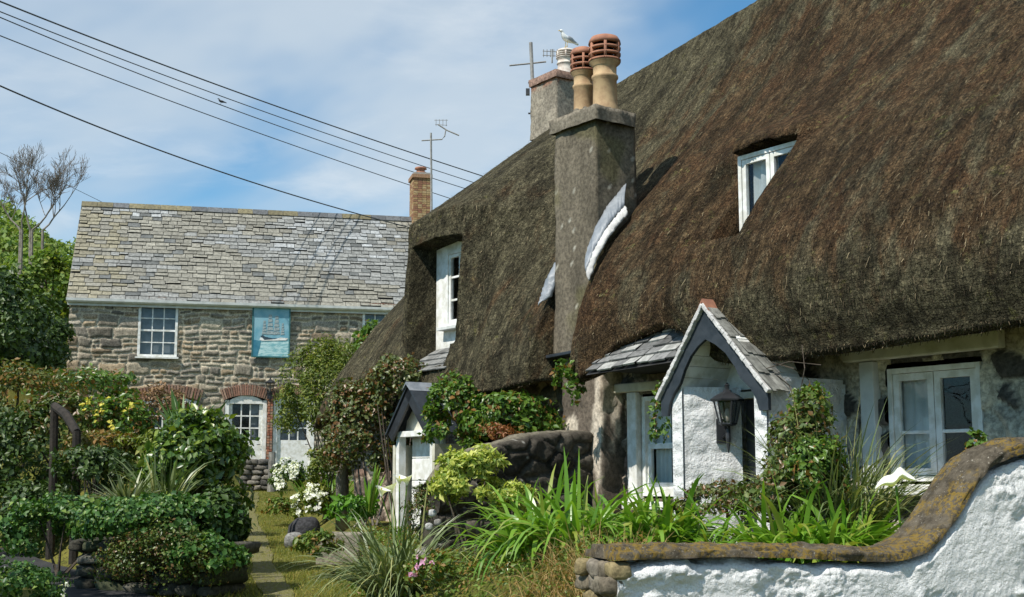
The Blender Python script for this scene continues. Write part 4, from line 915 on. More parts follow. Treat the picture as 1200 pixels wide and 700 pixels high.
def stack(name, t0, t1, w0, w1, z0, z1, taper, amp, seed, colf, mat, parent, top=True):
    X, Y, Z, U = rough_box(t0, t1, w0, w1, z0, z1, taper, amp, seed); V = cwa(X, Y, Z).reshape(-1, 3); n_, k_ = X.shape
    i = np.arange(n_)[:, None]; j = np.arange(k_-1)[None]; a = (i*k_+j).ravel(); b = (((i+1) % n_)*k_+j).ravel(); F = np.stack([a, b, b+1, a+1], 1)
    col = colf(U, Z).reshape(-1, 3); V = np.concatenate([V, [cw((t0+t1)/2, (w0+w1)/2, z1+.03)]]); col = np.concatenate([col, col[:1]]); c = len(V)-1
    tf = [(int(i_)*k_+k_-1, ((int(i_)+1) % n_)*k_+k_-1, c) for i_ in range(n_)] if top else []
    o = obj(name, V, [tuple(map(int, f)) for f in F]+tf, M[mat], parent, True, colors=np.clip(col, .01, .9)); return o
def harl(U, Z):
    n_ = fbm(U*5, Z*.8, 5, 41, .6)+.5; d_ = vnoise(U*22, Z*22, 42); c = np.array([.135, .115, .085])*(.30+1.4*n_)[..., None]; c = np.where((d_ > .93)[..., None], np.array([.38, .36, .30]), c)
    g_ = sstep(.52, .68, fbm(U*2+5, Z*2, 3, 44)+.5)[..., None]; c = c*(1-.5*g_)+np.array([.12, .11, .045])*.5*g_
    return c*(1-.55*sstep(5.25, 5.55, Z)*sstep(.3, .7, fbm(U*5, Z*3, 3, 46)+.6))[..., None]
chim = stack('chimney', -1.235, -.455, -.24, .365, 2.98, 5.55, .06, .035, 40, harl, 'render', cot)
stack('chimney_cap', -1.235, -.425, -.22, .385, 5.50, 5.66, -.03, .05, 47, lambda U, Z: np.array([.15, .13, .10])*(.6+.9*(fbm(U*6, Z*6, 4, 48)+.5))[..., None], 'render', chim)
def flaunch():
    m = MB(); rng = np.random.default_rng(4)
    for i in range(26):
        a = cw(rng.uniform(-1.18, -.5), rng.uniform(-.15, .34), 5.665+rng.uniform(0, .03)); s = rng.uniform(.03, .08); m.lathe(a, [(s, -.03), (s*.9, .01), (s*.4, .03), (.002, .035)], 7, 0, random.choice([(.15, .13, .1), (.1, .09, .07), (.4, .38, .34)]))
    m.build('flaunching', M['render'], chim, True, True)
flaunch()
def pot(c, h, rb, cowl, parent, body, cap, nslots=3):
    prof = [(rb*1.12, -.02), (rb*1.1, .05), (rb*1.03, .08), (rb, .12), (rb*.97, h*.42), (rb*1.08, h*.44), (rb*1.10, h*.455), (rb*1.08, h*.475), (rb*.96, h*.49), (rb*.97, h*.60), (cowl*.98, h*.64), (cowl, h*.655)]
    m = MB(); m.lathe(c, prof, 28); o = m.build('chimney_pot', M[body], parent, True)
    m = MB(); z = h*.655; sh = h*.235/nslots
    for i in range(nslots):                                          # louvre rings with dark gaps between
        zz = z+i*sh; m.lathe(c, [(cowl*.62, zz+sh*.10), (cowl*1.02, zz), (cowl*1.03, zz+sh*.36), (cowl*.62, zz+sh*.46)], 28)
    zt = z+nslots*sh
    m.lathe(c, [(cowl*.9, zt-.005), (cowl*1.04, zt), (cowl*1.0, zt+h*.04), (cowl*.86, zt+h*.085), (cowl*.6, zt+h*.105), (.002, zt+h*.11)], 28)
    for q in range(6):
        a = q*math.pi/3+.5; d_ = np.array([math.cos(a), math.sin(a), 0]); s_ = np.array([-math.sin(a), math.cos(a), 0]); m.box(c+d_*cowl*.93+UP*(z+zt)/2, d_*cowl*.09, s_*cowl*.09, UP*(zt-z)/2)
    m.build('cowl', M[cap], parent, True)
    m = MB(); m.lathe(c, [(rb*.70, h*.6), (rb*.70, h*.9), (.002, h*.9)], 16); m.build('shade_core', M['dark'], parent)  # near-black core painting the shade seen between the louvres
pot(cw(-.63, .08, 5.66), .90, .138, .178, chim, 'buff_clay', 'terracotta'); pot(cw(-1.0, .10, 5.66), .86, .112, .146, chim, 'buff_clay', 'terracotta')
# slate drip, breast below it, lead flashings
m = MB(); m.prism([cw(-1.30, -.05, 2.975), cw(-1.30, .46, 2.955), cw(-.36, .46, 2.99), cw(-.36, -.05, 2.99)], -UP*.035); m.build('slate_drip', M['slate_paint'], cot, bevel=.006)
def breastc(U, Z):
    n_ = fbm(U*4, Z*1.1, 4, 52)+.5; c = np.array([.11, .09, .07])*(.6+.8*n_)[..., None]; w_ = sstep(.50, .58, fbm(U*7, Z*1.6, 4, 53)+.5)[..., None]; return c*(1-w_)+np.array([.48, .42, .34])*w_
stack('chimney_breast', -1.16, -.48, -.1, .30, .4, 2.94, .0, .06, 51, breastc, 'render', cot)
def strip(name, pts_in, pts_out, thick, mat, parent, nsub=10, amp=.015, seed=5):
    A = np.array(pts_in); B = np.array(pts_out); s = np.linspace(0, 1, nsub*(len(A)-1)+1); si = np.linspace(0, 1, len(A)); m = MB()
    a = np.stack([np.interp(s, si, A[:, k]) for k in range(3)], 1); b = np.stack([np.interp(s, si, B[:, k]) for k in range(3)], 1); rng = np.random.default_rng(seed)
    nr = unit(np.cross(np.gradient(a, axis=0), b-a)); nr = np.where(nr[:, 2:3] < 0, -nr, nr); V = []; nw = 6
    for i in range(len(s)):
        for q in range(nw):
            f = q/(nw-1); V.append(a[i]*(1-f)+b[i]*f+nr[i]*(.02*math.sin(f*math.pi)+amp*rng.normal()*.6))
    F = [(i*nw+q, i*nw+q+1, (i+1)*nw+q+1, (i+1)*nw+q) for i in range(len(s)-1) for q in range(nw-1)]
    o = obj(name, V, F, M[mat], parent, True); sm = o.modifiers.new('solid', 'SOLIDIFY'); sm.thickness = thick; return o
fl = [(.47, 3.60), (.36, 3.84), (.20, 4.08), (.04, 4.26), (-.08, 4.38)]
strip('lead_flashing', [cw(-.452, w_+.02, z_+.46) for w_, z_ in fl], [cw(-.28, w_+.19, z_+.16) for w_, z_ in fl], .012, 'lead', cot, amp=.006)
strip('lime_fillet', [cw(-.285, w_+.185, z_+.155) for w_, z_ in fl], [cw(-.21, w_+.20, z_+.05) for w_, z_ in fl], .03, 'mortar_white', cot, amp=.008, seed=8)
fl2 = [(.40, 3.50), (.30, 3.78), (.16, 4.0)]
strip('lead_flashing', [cw(-1.225, w_+.0, z_+.12) for w_, z_ in fl2], [cw(-1.34, w_+.10, z_+.02) for w_, z_ in fl2], .012, 'lead', cot, seed=9)

# ridge chimney behind, with the white pot
def ch2c(U, Z):
    c = np.array([.24, .21, .165])*(.5+1.0*(fbm(U*4, Z*4, 4, 61)+.5))[..., None]; r = (sstep(7.42, 7.52, Z)*(fbm(U*5, Z*8, 3, 62) > -.12))[..., None]; return c*(1-r)+np.array([.26, .13, .085])*r
C2T, C2W = -4.86, -2.55
ch2 = stack('chimney', C2T-.36, C2T+.30, C2W-.42, C2W+.36, 6.7, 7.58, .04, .03, 60, ch2c, 'render', cot)
stack('chimney_cap', C2T-.37, C2T+.31, C2W-.43, C2W+.37, 7.54, 7.65, -.02, .03, 63, lambda U, Z: np.array([.20, .13, .10])*(.6+.9*(fbm(U*6, Z*6, 4, 64)+.5))[..., None], 'render', ch2)
PC = cw(C2T+.10, C2W+.02, 7.66); pot(PC, .42, .125, .142, ch2, 'white_clay', 'white_clay')

# ------------------------------------------------------------------ right porch
# whitewashed side walls and the jambs
PT0, PT1, PW = 1.44, 2.58, 1.0
def lumpy_wall(name, P0, ex, en, Wd_, Ht, mat, parent, seed, amp=.03, res=.02):
    nu = int(Wd_/res)+1; nv = int(Ht/res)+1; u = np.linspace(0, Wd_, nu)[:, None]*np.ones((1, nv)); v = np.linspace(0, Ht, nv)[None]*np.ones((nu, 1))
    f1, f2, _ = worley(u*4+.5*fbm(u*3, v*3, 2, seed), v*5+.5*fbm(u*3, v*3+4, 2, seed), seed); H = amp*(sstep(.0, .7, f2-f1)-.4)+amp*2.2*fbm(u*5, v*5, 4, seed+1)+amp*.5*(vnoise(u*16+.6*v*9, v*13, seed+6)-.5)
    ed = np.minimum(np.minimum(u, Wd_-u)/.04, 1); H = H*np.clip(ed, 0, 1)
    V = P0+u[..., None]*ex+v[..., None]*UP+H[..., None]*en; return obj(name, V.reshape(-1, 3), grid_faces(nu, nv), mat, parent, True)
body = MB()
body.box(cw(PT0+.05, .5, 1.43), T*.045, N*.49, UP*1.03); body.box(cw(PT1-.05, .5, 1.43), T*.045, N*.49, UP*1.03)
porch_o = body.build('porch', M['whitewash'], cot)
c12, s12 = math.cos(math.radians(27)), math.sin(math.radians(27)); lumpy_wall('porch_wall', cw(PT0+.112, .98, .4), -N*c12+T*s12, T*c12+N*s12, .54, 2.02, M['whitewash'], porch_o, 81, .014)
lumpy_wall('porch_wall', cw(PT1+.012, .0, .4), N, T, .98, 2.02, M['whitewash'], porch_o, 84, .022)
for a_, b_, sd_ in ((PT0-.02, PT0+.115, 82), (PT1-.125, PT1+.015, 83)): lumpy_wall('porch_jamb', cw(a_, PW+.005, .4), T, N, b_-a_, 2.02, M['whitewash'], porch_o, sd_, .02, .015)
AP = (1.905+.105, 3.12); EL, ER = 1.315, 2.655; ZE = 2.36     # apex and eaves of the gable
AP = ((EL+ER)/2-.07, 3.13)
m = MB(); rng = np.random.default_rng(15)                      # slate slopes
for sgn, e_t in ((-1, EL-.06), (1, ER+.06)):
    a_e = lambda w_: cw(e_t, w_, ZE-.05); a_r = lambda w_: cw(AP[0], w_, AP[1]+.02)
    for r in range(5):
        x = 0.0
        while x < 1:
            ww = rng.uniform(.16, .26); a, b = x+.004, min(x+ww, 1)-.004
            if b > a:
                f0 = r/5+rng.uniform(-.02, .02); f1_ = min((r+1.35)/5, 1.0); wf_ = lambda s: 1.07-s*.27
                nn_ = unit(np.cross(a_r(0)-a_e(0), N)); nn_ = nn_ if nn_[2] > 0 else -nn_; lf = rng.uniform(.014, .028)
                P = lambda s, q, h: a_e(wf_(s))*(1-q)+a_r(wf_(s))*q+nn_*h; kq = rng.uniform(.6, 1.3)
                m.add([P(a, f0, lf), P(b, f0, lf), P(b, f1_, .002), P(a, f1_, .002), P(a, f0, lf-.014), P(b, f0, lf-.014)], [(0, 1, 2, 3), (4, 5, 1, 0)], 0, (.20*kq, .20*kq, .18*kq))
            x += ww
m.build('porch_roof', M['slate'], porch_o, cols=True)
m = MB()                                                       # mortar verge
for e_t in (EL-.03, ER+.03):
    p0, p1 = cw(e_t, 1.05, ZE-.045), cw(AP[0], 1.05, AP[1]+.0); n_ = 26
    for i in range(n_):
        f = (i+.5)/n_; q = p0*(1-f)+p1*f; d_ = unit(p1-p0); nn_ = np.cross(d_, N); m.box(q+N*rng.uniform(-.004, .006), d_*np.linalg.norm(p1-p0)/n_*.54, N*.035, nn_*rng.uniform(.014, .022))
m.build('verge', M['mortar_white'], porch_o, bevel=.006)
m = MB(); m.prism([cw(AP[0]-.09, 1.075, AP[1]-.075), cw(AP[0], 1.075, AP[1]+.055), cw(AP[0]+.09, 1.075, AP[1]-.075), cw(AP[0]+.07, 1.075, AP[1]-.08), cw(AP[0], 1.075, AP[1]+.025), cw(AP[0]-.07, 1.075, AP[1]-.08)], -N*.28); m.build('ridge_tile', M['terracotta'], porch_o)
# shaped bargeboards: a pointed ogee opening cut from the gable
def bargeboards():
    outer = [(EL, ZE-.20), (EL, ZE-.03), AP, (ER, ZE-.03), (ER, ZE-.20)]
    innL = [(EL+.085, ZE-.20), (EL+.115, ZE-.09), (EL+.17, ZE+.0), (EL+.26, ZE+.09), (EL+.315, ZE+.20), (EL+.40, ZE+.32), (EL+.50, ZE+.405), (AP[0], ZE+.46)]
    innR = [(2*AP[0]-a+.0, b) for a, b in innL[:-1]][::-1]; sc_ = (ER-AP[0])/(AP[0]-EL); innR = [(AP[0]+(a-AP[0])*sc_, b) for a, b in innR]
    m = MB(); d_ = -N*.035; LF = 1.045
    def half(e, inn):
        o_pts = [(e[0]+(AP[0]-e[0])*f, (ZE-.03)+(AP[1]-ZE+.03)*f) for f in np.linspace(0, 1, len(inn)-1)]; o_pts = [(e[0], ZE-.20)]+o_pts
        for i in range(len(inn)-1): m.prism([cw(o_pts[i][0], LF, o_pts[i][1]), cw(inn[i][0], LF, inn[i][1]), cw(inn[i+1][0], LF, inn[i+1][1]), cw(o_pts[i+1][0], LF, o_pts[i+1][1])], d_)
    half((EL, ), innL); half((ER, ), (innR[::-1]+[]) [::1] if False else [innR[-1-i] for i in range(len(innR))]+[innL[-1]])
    m.build('bargeboard', M['slate_paint'], porch_o)
bargeboards()
# boarded ceiling following the slopes and the arch
def ceiling(t0, t1, ze, ap, wf, wb, mat, parent, z_top):
    prof = [(t0, ze), (t0+.10, ze+.22), (t0+.24, ze+.42), (ap-.10, z_top-.05), (ap, z_top), (ap+.10, z_top-.05), (t1-.24, ze+.42), (t1-.10, ze+.22), (t1, ze)]
    L_ = np.concatenate([[0], np.cumsum([math.dist(prof[i], prof[i+1]) for i in range(len(prof)-1)])]); m = MB(); nb = 14
    for b in range(nb):
        s0, s1 = L_[-1]*b/nb+.003, L_[-1]*(b+1)/nb-.003; q = [(np.interp(s, L_, [p[0] for p in prof]), np.interp(s, L_, [p[1] for p in prof])) for s in (s0, s1)]
        (x0, y0), (x1, y1) = q; nn_ = np.array([-(y1-y0), x1-x0]); nn_ = nn_/np.linalg.norm(nn_)*.014
        m.prism([cw(x0, wf, y0), cw(x1, wf, y1), cw(x1+nn_[0], wf, y1+nn_[1]), cw(x0+nn_[0], wf, y0+nn_[1])], -N*(wf-wb))
    m.build('ceiling', M[mat], parent)
    m = MB(); m.prism([cw(x, wb+.02, y) for x, y in prof], -N*.02); m.build('tympanum', M[mat], parent)
ceiling(PT0+.10, PT1-.10, 2.40, AP[0], 1.0, .44, 'white_paint', porch_o, 2.98)
m = MB(); m.box(cw(2.14, .42, 1.38), T*.34, N*.02, UP*.93)
for q in (-.22, 0, .22): m.box(cw(2.14+q, .442, 1.38), T*.10, N*.008, UP*.9)
m.build('door', M['black_paint'], porch_o); m = MB(); m.box(cw(2.46, .44, 1.35), T*.02, N*.08, UP*.98); m.box(cw(2.12, .44, 2.345), T*.32, N*.078, UP*.03); m.build('door_frame', M['cream_paint'], porch_o)
lantern('porch_lantern', 'black lantern with a tapered glass case on the white wall of the right porch', cw(PT0+.112+.36*s12, .98-.36*c12, 2.08), T*c12+N*s12, .21, .125, arm=.16)
# far porch: closed white boarded front under a small black gable
Q0, Q1, QW = -3.72, -2.83, .95
m = MB()
m.box(cw((Q0+Q1)/2, QW-.20, 1.32), T*(Q1-Q0-.16)/2, N*.015, UP*.80)
for k_ in range(6): m.box(cw((Q0+Q1)/2, QW-.192, .62+.27*k_), T*(Q1-Q0-.18)/2, N*.018, UP*.128)
po2 = m.build('porch', M['white_paint'], cot, bevel=.004)
m = MB()
for q in (Q0+.045, Q1-.045): m.box(cw(q, QW-.04, 1.30), T*.035, N*.05, UP*.86)
m.box(cw((Q0+Q1)/2, QW-.04, 2.13), T*(Q1-Q0)/2*.9, N*.06, UP*.035); m.build('door_frame', M['white_paint'], po2, bevel=.004)
m = MB(); c_ = (Q0+Q1)/2-.03; m.prism([cw(Q0+.08, QW-.10, 2.165), cw(Q1-.08, QW-.10, 2.165), cw(Q1-.12, QW-.10, 2.3), cw(c_, QW-.10, 2.58), cw(Q0+.12, QW-.10, 2.3)], N*.02); m.build('tympanum', M['cream_paint'], po2)
m = MB()
for q, s in ((Q0-.02, -1), (Q1+.02, 1)): m.box(cw(q, QW-.45, 1.15), T*.03, N*.47, UP*.85)
m.build('side_board', M['cream_paint'], po2)
m = MB()
for e_t in (Q0-.07, Q1+.07):
    p0, p1 = cw(e_t, QW+.08, 2.13), cw(c_, QW+.08, 2.68); d_ = unit(p1-p0); nn_ = np.cross(d_, N); nn_ = nn_ if nn_[2] < 0 else -nn_; m.prism([p0, p1, p1+nn_*.12, p0+nn_*.12], -N*.03)
m.build('bargeboard', M['black_paint'], po2)
m = MB()
for e_t in (Q0-.10, Q1+.10):
    p0, p1 = cw(e_t, QW+.10, 2.12), cw(c_, QW+.10, 2.71); d_ = unit(p1-p0); nn_ = np.cross(d_, N); nn_ = nn_ if nn_[2] > 0 else -nn_; m.prism([p0, p1, p1+nn_*.025, p0+nn_*.025], -N*.40)
m.build('porch_roof', M['slate_paint'], po2)
m = MB(); m.prism([cw(c_-.10, QW+.12, 2.65), cw(c_, QW+.12, 2.76), cw(c_+.10, QW+.12, 2.65), cw(c_, QW+.12, 2.73)], -N*.45); m.build('ridge_cap', M['lead'], po2)
m = MB(); m.tube([cw(Q1-.16, QW-.17, 1.35), cw(Q1-.16, QW-.11, 1.35), cw(Q1-.24, QW-.11, 1.35)], .012, 6); m.build('handle', M['dark_metal'], po2)

# ------------------------------------------------------------------ garden walls
def wall_loft(P0, d, nrm, L_, zb, ztop, thick, res, amp, seed, nback=6, narc=9, fr=6.0, stone=False):
    """solid wall of length L_ along d: front face, rounded top, back face; returns verts and faces"""
    ns = int(L_/res)+1; s = np.linspace(0, L_, ns); zt = ztop(s); nv = max(4, int((zt.max()-zb)/res)); rows = []
    r = thick/2
    for k in range(nv): f = k/(nv-1); rows.append((np.zeros(ns), zb+(zt-r*.35-zb)*f))
    for k in range(1, narc): a = math.pi*k/narc; rows.append((r*(1-math.cos(a)), zt-r*.35+r*.35*math.sin(a)))
    for k in range(nback): f = k/(nback-1); rows.append((np.full(ns, thick), (zt-r*.35)*(1-f)+zb*f))
    D = np.stack([np.broadcast_to(a, (ns,)) for a, b in rows], 1); Z = np.stack([b for a, b in rows], 1); S = s[:, None]*np.ones_like(D)
    h = amp*(1.6*fbm(S*fr*.45, Z*fr*.6+D*3, 3, seed)+1.5*fbm(S*fr*1.2, Z*fr*1.5+D*4, 6, seed+1, .62))
    if not stone: h = h*(.30+1.5*sstep(.32, .68, fbm(S*1.7, Z*2.3, 3, seed+20)+.5))
    if stone:
        f1, f2, _ = worley(S*3.5+.5*fbm(S*3, Z*3, 3, 101), Z*5+.4*fbm(S*3, Z*3+5, 3, 102), 103); h = h*.6+.05*sstep(.02, .22, f2-f1)*(D < .02)-.025*(D < .02)
    return P0, d, nrm, S, D, Z, h
def loft_obj(name, P, mat, parent, cols=None, caps=True, label=None, ext=None):
    P0, d, nrm, S, D, Z, h = P; f = 1-2*D/max(D.max(), .01)                          # +1 front, -1 back
    V = P0+S[..., None]*d-(D-h*f)[..., None]*nrm+Z[..., None]*UP+(h*(1-np.abs(f)))[..., None]*UP; ns, nv = S.shape; Fq = [tuple(q) for q in grid_faces(ns, nv).tolist()]
    if caps: Fq.append(tuple(range(nv))[::-1]); Fq.append(tuple((ns-1)*nv+i for i in range(nv)))
    return obj(name, V.reshape(-1, 3), Fq, mat, parent, True, colors=None if cols is None else cols(S, D, Z).reshape(-1, 3))
NW0g = NW0.copy(); NW0g[2] = 0
near = thing('garden_wall', NW0g+NWm*1.7+UP*.3, 'whitewashed lumpy garden wall with a lichened coping that sweeps up to the right', 'wall')
wz = lambda s: np.interp(s, [-.3, 0, .71, 1.2, 1.55, 1.87, 2.11, 2.26, 2.44, 2.56, 2.86, 4.6], [1.18, 1.18, 1.185, 1.165, 1.14, 1.13, 1.19, 1.32, 1.54, 1.69, 1.79, 1.9])
def wzs(s): return (wz(s-.08)+wz(s)+wz(s+.08)+wz(s-.04)+wz(s+.04))/5
P = wall_loft(NW0g, NWm, NWn, 4.5, -.1, lambda s: wzs(s)-.045+.012*fbm(s*9, s*0, 3, 7), .34, .0125, .052, 91); 
loft_obj('wall_face', P, M['whitewash'], near)
ns = 360; s_ = np.linspace(.0, 4.5, ns); rw = 22; zt = wzs(s_); th_ = np.linspace(0, 1, rw); V = []
for k in range(rw):
    a = math.pi*(1-k/(rw-1)); out = (.175 if math.cos(a) < 0 else .235)*math.cos(a)+.03*sstep(1.4, 2.1, s_)*(math.cos(a) > 0)*math.cos(a)                # half round, overhanging a little
    zz = zt-.012+(.056+.012*sstep(1.3, 2.0, s_))*math.sin(a)**.8+(0 if .02 < k/(rw-1) < .98 else -.02)
    lump = .030*fbm(s_*3.2, np.full(ns, k*.35), 5, 95)*2+.022*fbm(s_*1.4, np.full(ns, 3+k*.1), 2, 96)*2+.038*fbm(s_*13, np.full(ns, k*.9), 4, 97)
    nz_ = math.sin(a); V.append(NW0g+s_[:, None]*NWm+(-.165-out*1.0+lump*math.cos(a)*-1)[:, None]*NWn+(zz+lump*nz_)[:, None]*UP)
V = np.stack(V, 1); Fq = [tuple(q) for q in grid_faces(ns, rw).tolist()]+[tuple(range(rw))]
obj('coping', V.reshape(-1, 3), Fq, M['coping'], near, True)
e0 = NW0g-NWn*.03+NWm*.02; stones('end_stone', None, None, e0+UP*.2, e0-NWn*.32+UP*.2, .93, .13, 11, 14, ((.15, .125, .09), (.11, .095, .07), (.19, .165, .13), (.17, .135, .07)), 'stone', near, (.07, .16))
mw = thing('stone_wall', cw(-1.05, .95, .6), 'dark rounded stone wall between the two cottage gardens, built out from the chimney', 'wall')
mz = lambda s: np.interp(s, [0, .4, .8, 1.4, 1.9, 2.1, 2.25], [2.10, 2.12, 2.09, 1.99, 1.87, 1.77, 1.5])
f_m = lambda s: (mz(s-.08)+mz(s)+mz(s+.08))/3
def mcol(S, D, Z):
    f1, f2, idd = worley(S*3.5+.5*fbm(S*3, Z*3, 3, 101), Z*5+.4*fbm(S*3, Z*3+5, 3, 102), 103); c = np.array([.050, .044, .035])*(.3+1.3*idd+1.2*sstep(.0, .05, f2-f1)*0+.5*vnoise(S*20, Z*20, 104))[..., None]
    top = sstep(.02, .10, D)*(Z > 1.4); c = c*(1-top[..., None])+np.array([.13, .115, .085])*(.7+.8*(fbm(S*8, D*9, 4, 105)+.5))[..., None]*top[..., None]
    w_ = sstep(.35, .05, S)*sstep(.35, .5, fbm(S*5, Z*4, 4, 106)+.5); c = c*(1-w_[..., None])+np.array([.34, .30, .24])*w_[..., None]
    sp = vnoise(S*26, Z*26+D*9, 107) > .94; return np.where(sp[..., None], np.array([.30, .29, .26]), c)
P = wall_loft(cw(-.64, .0, 0), N, T, 2.25, .45, f_m, .32, .022, .085, 98, stone=True); loft_obj('wall_face', P, M['render'], mw, mcol)

# ------------------------------------------------------------------ aerials, birds, wires
YC2 = cw(C2T, C2W, 0)[1]
def tubes(name, segs, r, mat, parent=None, n=6, base=None):
    m = MB()
    for sg in segs: m.tube(sg, r, n)
    return m.build(name, M[mat], parent, base=base)
A = lambda x, y, dy=0: at(x, y, YC2+.15+dy)
ta = thing('mast_aerial', A(626.5, 150), 'galvanised pole with a bare crossbar strapped beside the ridge chimney', 'aerial')
tubes('mast', [[A(626.5, 152), A(622, 50)]], .028, 'metal', ta, 8); tubes('crossbar', [[A(597, 77), A(622, 74.5), A(640, 72.5)]], .013, 'metal', ta)
tubes('strap', [[A(619, 97), A(634, 99)]], .014, 'dark_metal', ta); tubes('strap', [[A(619, 133), A(634, 134)]], .014, 'dark_metal', ta); m = MB(); m.box(A(618.5, 108), np.array([.03, 0, 0]), np.array([0, .03, 0]), UP*.05); m.build('junction_box', M['dark_metal'], ta)
t2 = thing('small_aerial', A(647, 72, .5), 'small grid aerial on top of the ridge chimney beside the white pot', 'aerial')
tubes('mast', [[A(647, 74, .5), A(647, 58, .5)]], .014, 'metal', t2); tubes('element', [[A(636, 60, .5), A(658, 61, .5)], [A(636, 65, .5), A(658, 66, .5)]]+[[A(637+4*i, 58, .5), A(637+4*i, 67, .5)] for i in range(6)], .006, 'metal', t2, 4)
HB = lambda x, y: at(x, y, 37.3)
t3 = thing('tv_aerial', HB(505, 262), 'tall thin television aerial beside the brick chimney of the stone house', 'aerial')
tubes('mast', [[HB(506, 262), HB(505, 156)]], .034, 'metal', t3); tubes('arm', [[HB(494, 165), HB(518, 163.5), HB(521, 160), HB(522.5, 152)]], .02, 'metal', t3)
tubes('boom', [[HB(513, 146), HB(524, 153), HB(538, 159)]], .022, 'metal', t3); tubes('element', [[HB(511+4*i, 140), HB(511+4*i, 148)] for i in range(4)]+[[HB(509, 141), HB(525, 141)], [HB(510, 146), HB(524, 147)]], .008, 'metal', t3, 4)
m = MB(); m.lathe(HB(502, 231), [(.02, -.05), (.22, -.03), (.30, .03)], 14); 
def loft_body(pts, rad, flat=1.0, n=14):
    """one continuous body: rings along a curved axis"""
    pts = [np.array(p, float) for p in pts]; V = []; F = []
    for i, p in enumerate(pts):
        d = unit(pts[min(i+1, len(pts)-1)]-pts[max(i-1, 0)]); a = unit(np.cross(d, UP)); b = np.cross(a, d)
        for k in range(n): q = 2*math.pi*k/n; V.append(p+rad[i]*(math.cos(q)*a*flat+math.sin(q)*b))
    for i in range(len(pts)-1):
        for k in range(n): F.append((i*n+k, i*n+(k+1) % n, (i+1)*n+(k+1) % n, (i+1)*n+k))
    F.append(tuple(range(n))[::-1]); F.append(tuple((len(pts)-1)*n+k for k in range(n))); return V, F
def bird(name, label, foot, d, s, body, wing, legm, tailm):
    """standing bird: foot point, heading d, body length s"""
    d = unit(np.array([d[0], d[1], 0.])); sd_ = np.cross(d, UP); o = np.array(foot, float); h = s*.26
    t = thing(name, o, label, 'bird'); P = lambda f, u, q=0: o+d*f*s+UP*(h+u*s)+sd_*q*s
    V, F = loft_body([P(-.46, .04), P(-.34, .07), P(-.18, .10), P(0, .13), P(.14, .19), P(.22, .29), P(.25, .37), P(.27, .43), P(.31, .455), P(.36, .455), P(.40, .44)], [s*k_ for k_ in (.02, .075, .125, .15, .14, .105, .075, .072, .075, .055, .02)])
    b = obj('body', V, F, M[body], t, True); b.modifiers.new('sub', 'SUBSURF').render_levels = 1
    m = MB(); m.tube([P(.38, .445), P(.45, .43), P(.49, .415)], [s*.026, s*.022, s*.006], 8); m.build('beak', M[legm], t, True)
    for q in (-1, 1):
        V, F = loft_body([P(.12, .17, q*.10), P(.0, .16, q*.145), P(-.2, .13, q*.12), P(-.42, .08, q*.06), P(-.62, .05, q*.03)], [s*k_ for k_ in (.03, .095, .09, .05, .008)], .35); obj('wing', V, F, M[wing], t, True)
        m = MB(); m.tube([P(.02, .03, q*.06), P(.03, -.12, q*.06), P(.02, -.255, q*.06)], s*.014, 6); m.tube([P(.02, -.255, q*.06), P(.09, -.26, q*.08)], s*.012, 5); m.tube([P(.02, -.255, q*.06), P(.09, -.26, q*.03)], s*.012, 5); m.build('leg', M[legm], t, True)
        m = MB(); m.lathe(P(.335, .465, q*.058), [(.001, -s*.012), (s*.012, 0), (.001, s*.012)], 8); m.build('eye', M['feather_dark'], t)
    V, F = loft_body([P(-.36, .07), P(-.55, .03), P(-.66, .01)], [s*.06, s*.055, s*.045], 1.0); V = [o+(v_-o)*np.array([1, 1, 1]) for v_ in V]; obj('tail', V, F, M[tailm], t, True)
    return t
gp = PC+UP*.455
bird('seagull', 'white seagull standing on the pale chimney pot', gp+np.array([.02, 0, .0]), (-.80, -.60), .34, 'feather_white', 'feather_grey', 'beak', 'feather_white')
lines = [((-20, -6), (285, 110), (440, 166), (590, 214), 26, 46, 'topmost overhead wire, the thickest of those crossing to the thatch', .020),
         ((-20, 6), (285, 121), (440, 178), (585, 223), 26.3, 46, 'second overhead wire down, just above the perched bird', .014),
         ((-20, 12), (285, 133), (440, 187), (570, 229), 26.6, 46, 'overhead wire that the small dark bird is perched on', .014),
         ((-20, 34), (285, 150), (440, 203), (555, 242), 27, 46, 'overhead wire running just below the perched bird towards the brick chimney', .014),
         ((-20, 92), (220, 188), (440, 257), (490, 269), 24, 38, 'lowest overhead wire, drooping down to the ridge of the stone house', .018),
         ((-20, 170), (30, 192), (90, 224), (135, 244), 52, 60, 'faint thin wire far off behind the bare tree', .012)]
for (a, b, c, e, Y0, Y1, lab, r) in lines:
    px = np.array([a, b, c, e], float); f = np.linspace(-.55, 1, 60); xs = a[0]+(e[0]-a[0])*f
    cf = np.polyfit(px[:, 0], px[:, 1], 2); ys = np.polyval(cf, xs); pts = [at(x, y, Y0+(Y1-Y0)*q) for x, y, q in zip(xs, ys, f)]
    m = MB(); m.tube(pts, r, 5); tag(m.build('overhead_wire', M['cable']), lab, 'wire', 'overhead wires')
    if 'perched on' in lab: WB3 = at(259, np.polyval(cf, 259), Y0+(Y1-Y0)*(279/590.))
bird('perched_bird', 'small dark bird perched on an overhead wire', WB3+UP*.012, (-.9, -.3), .24, 'feather_dark', 'feather_dark', 'feather_dark', 'feather_dark')

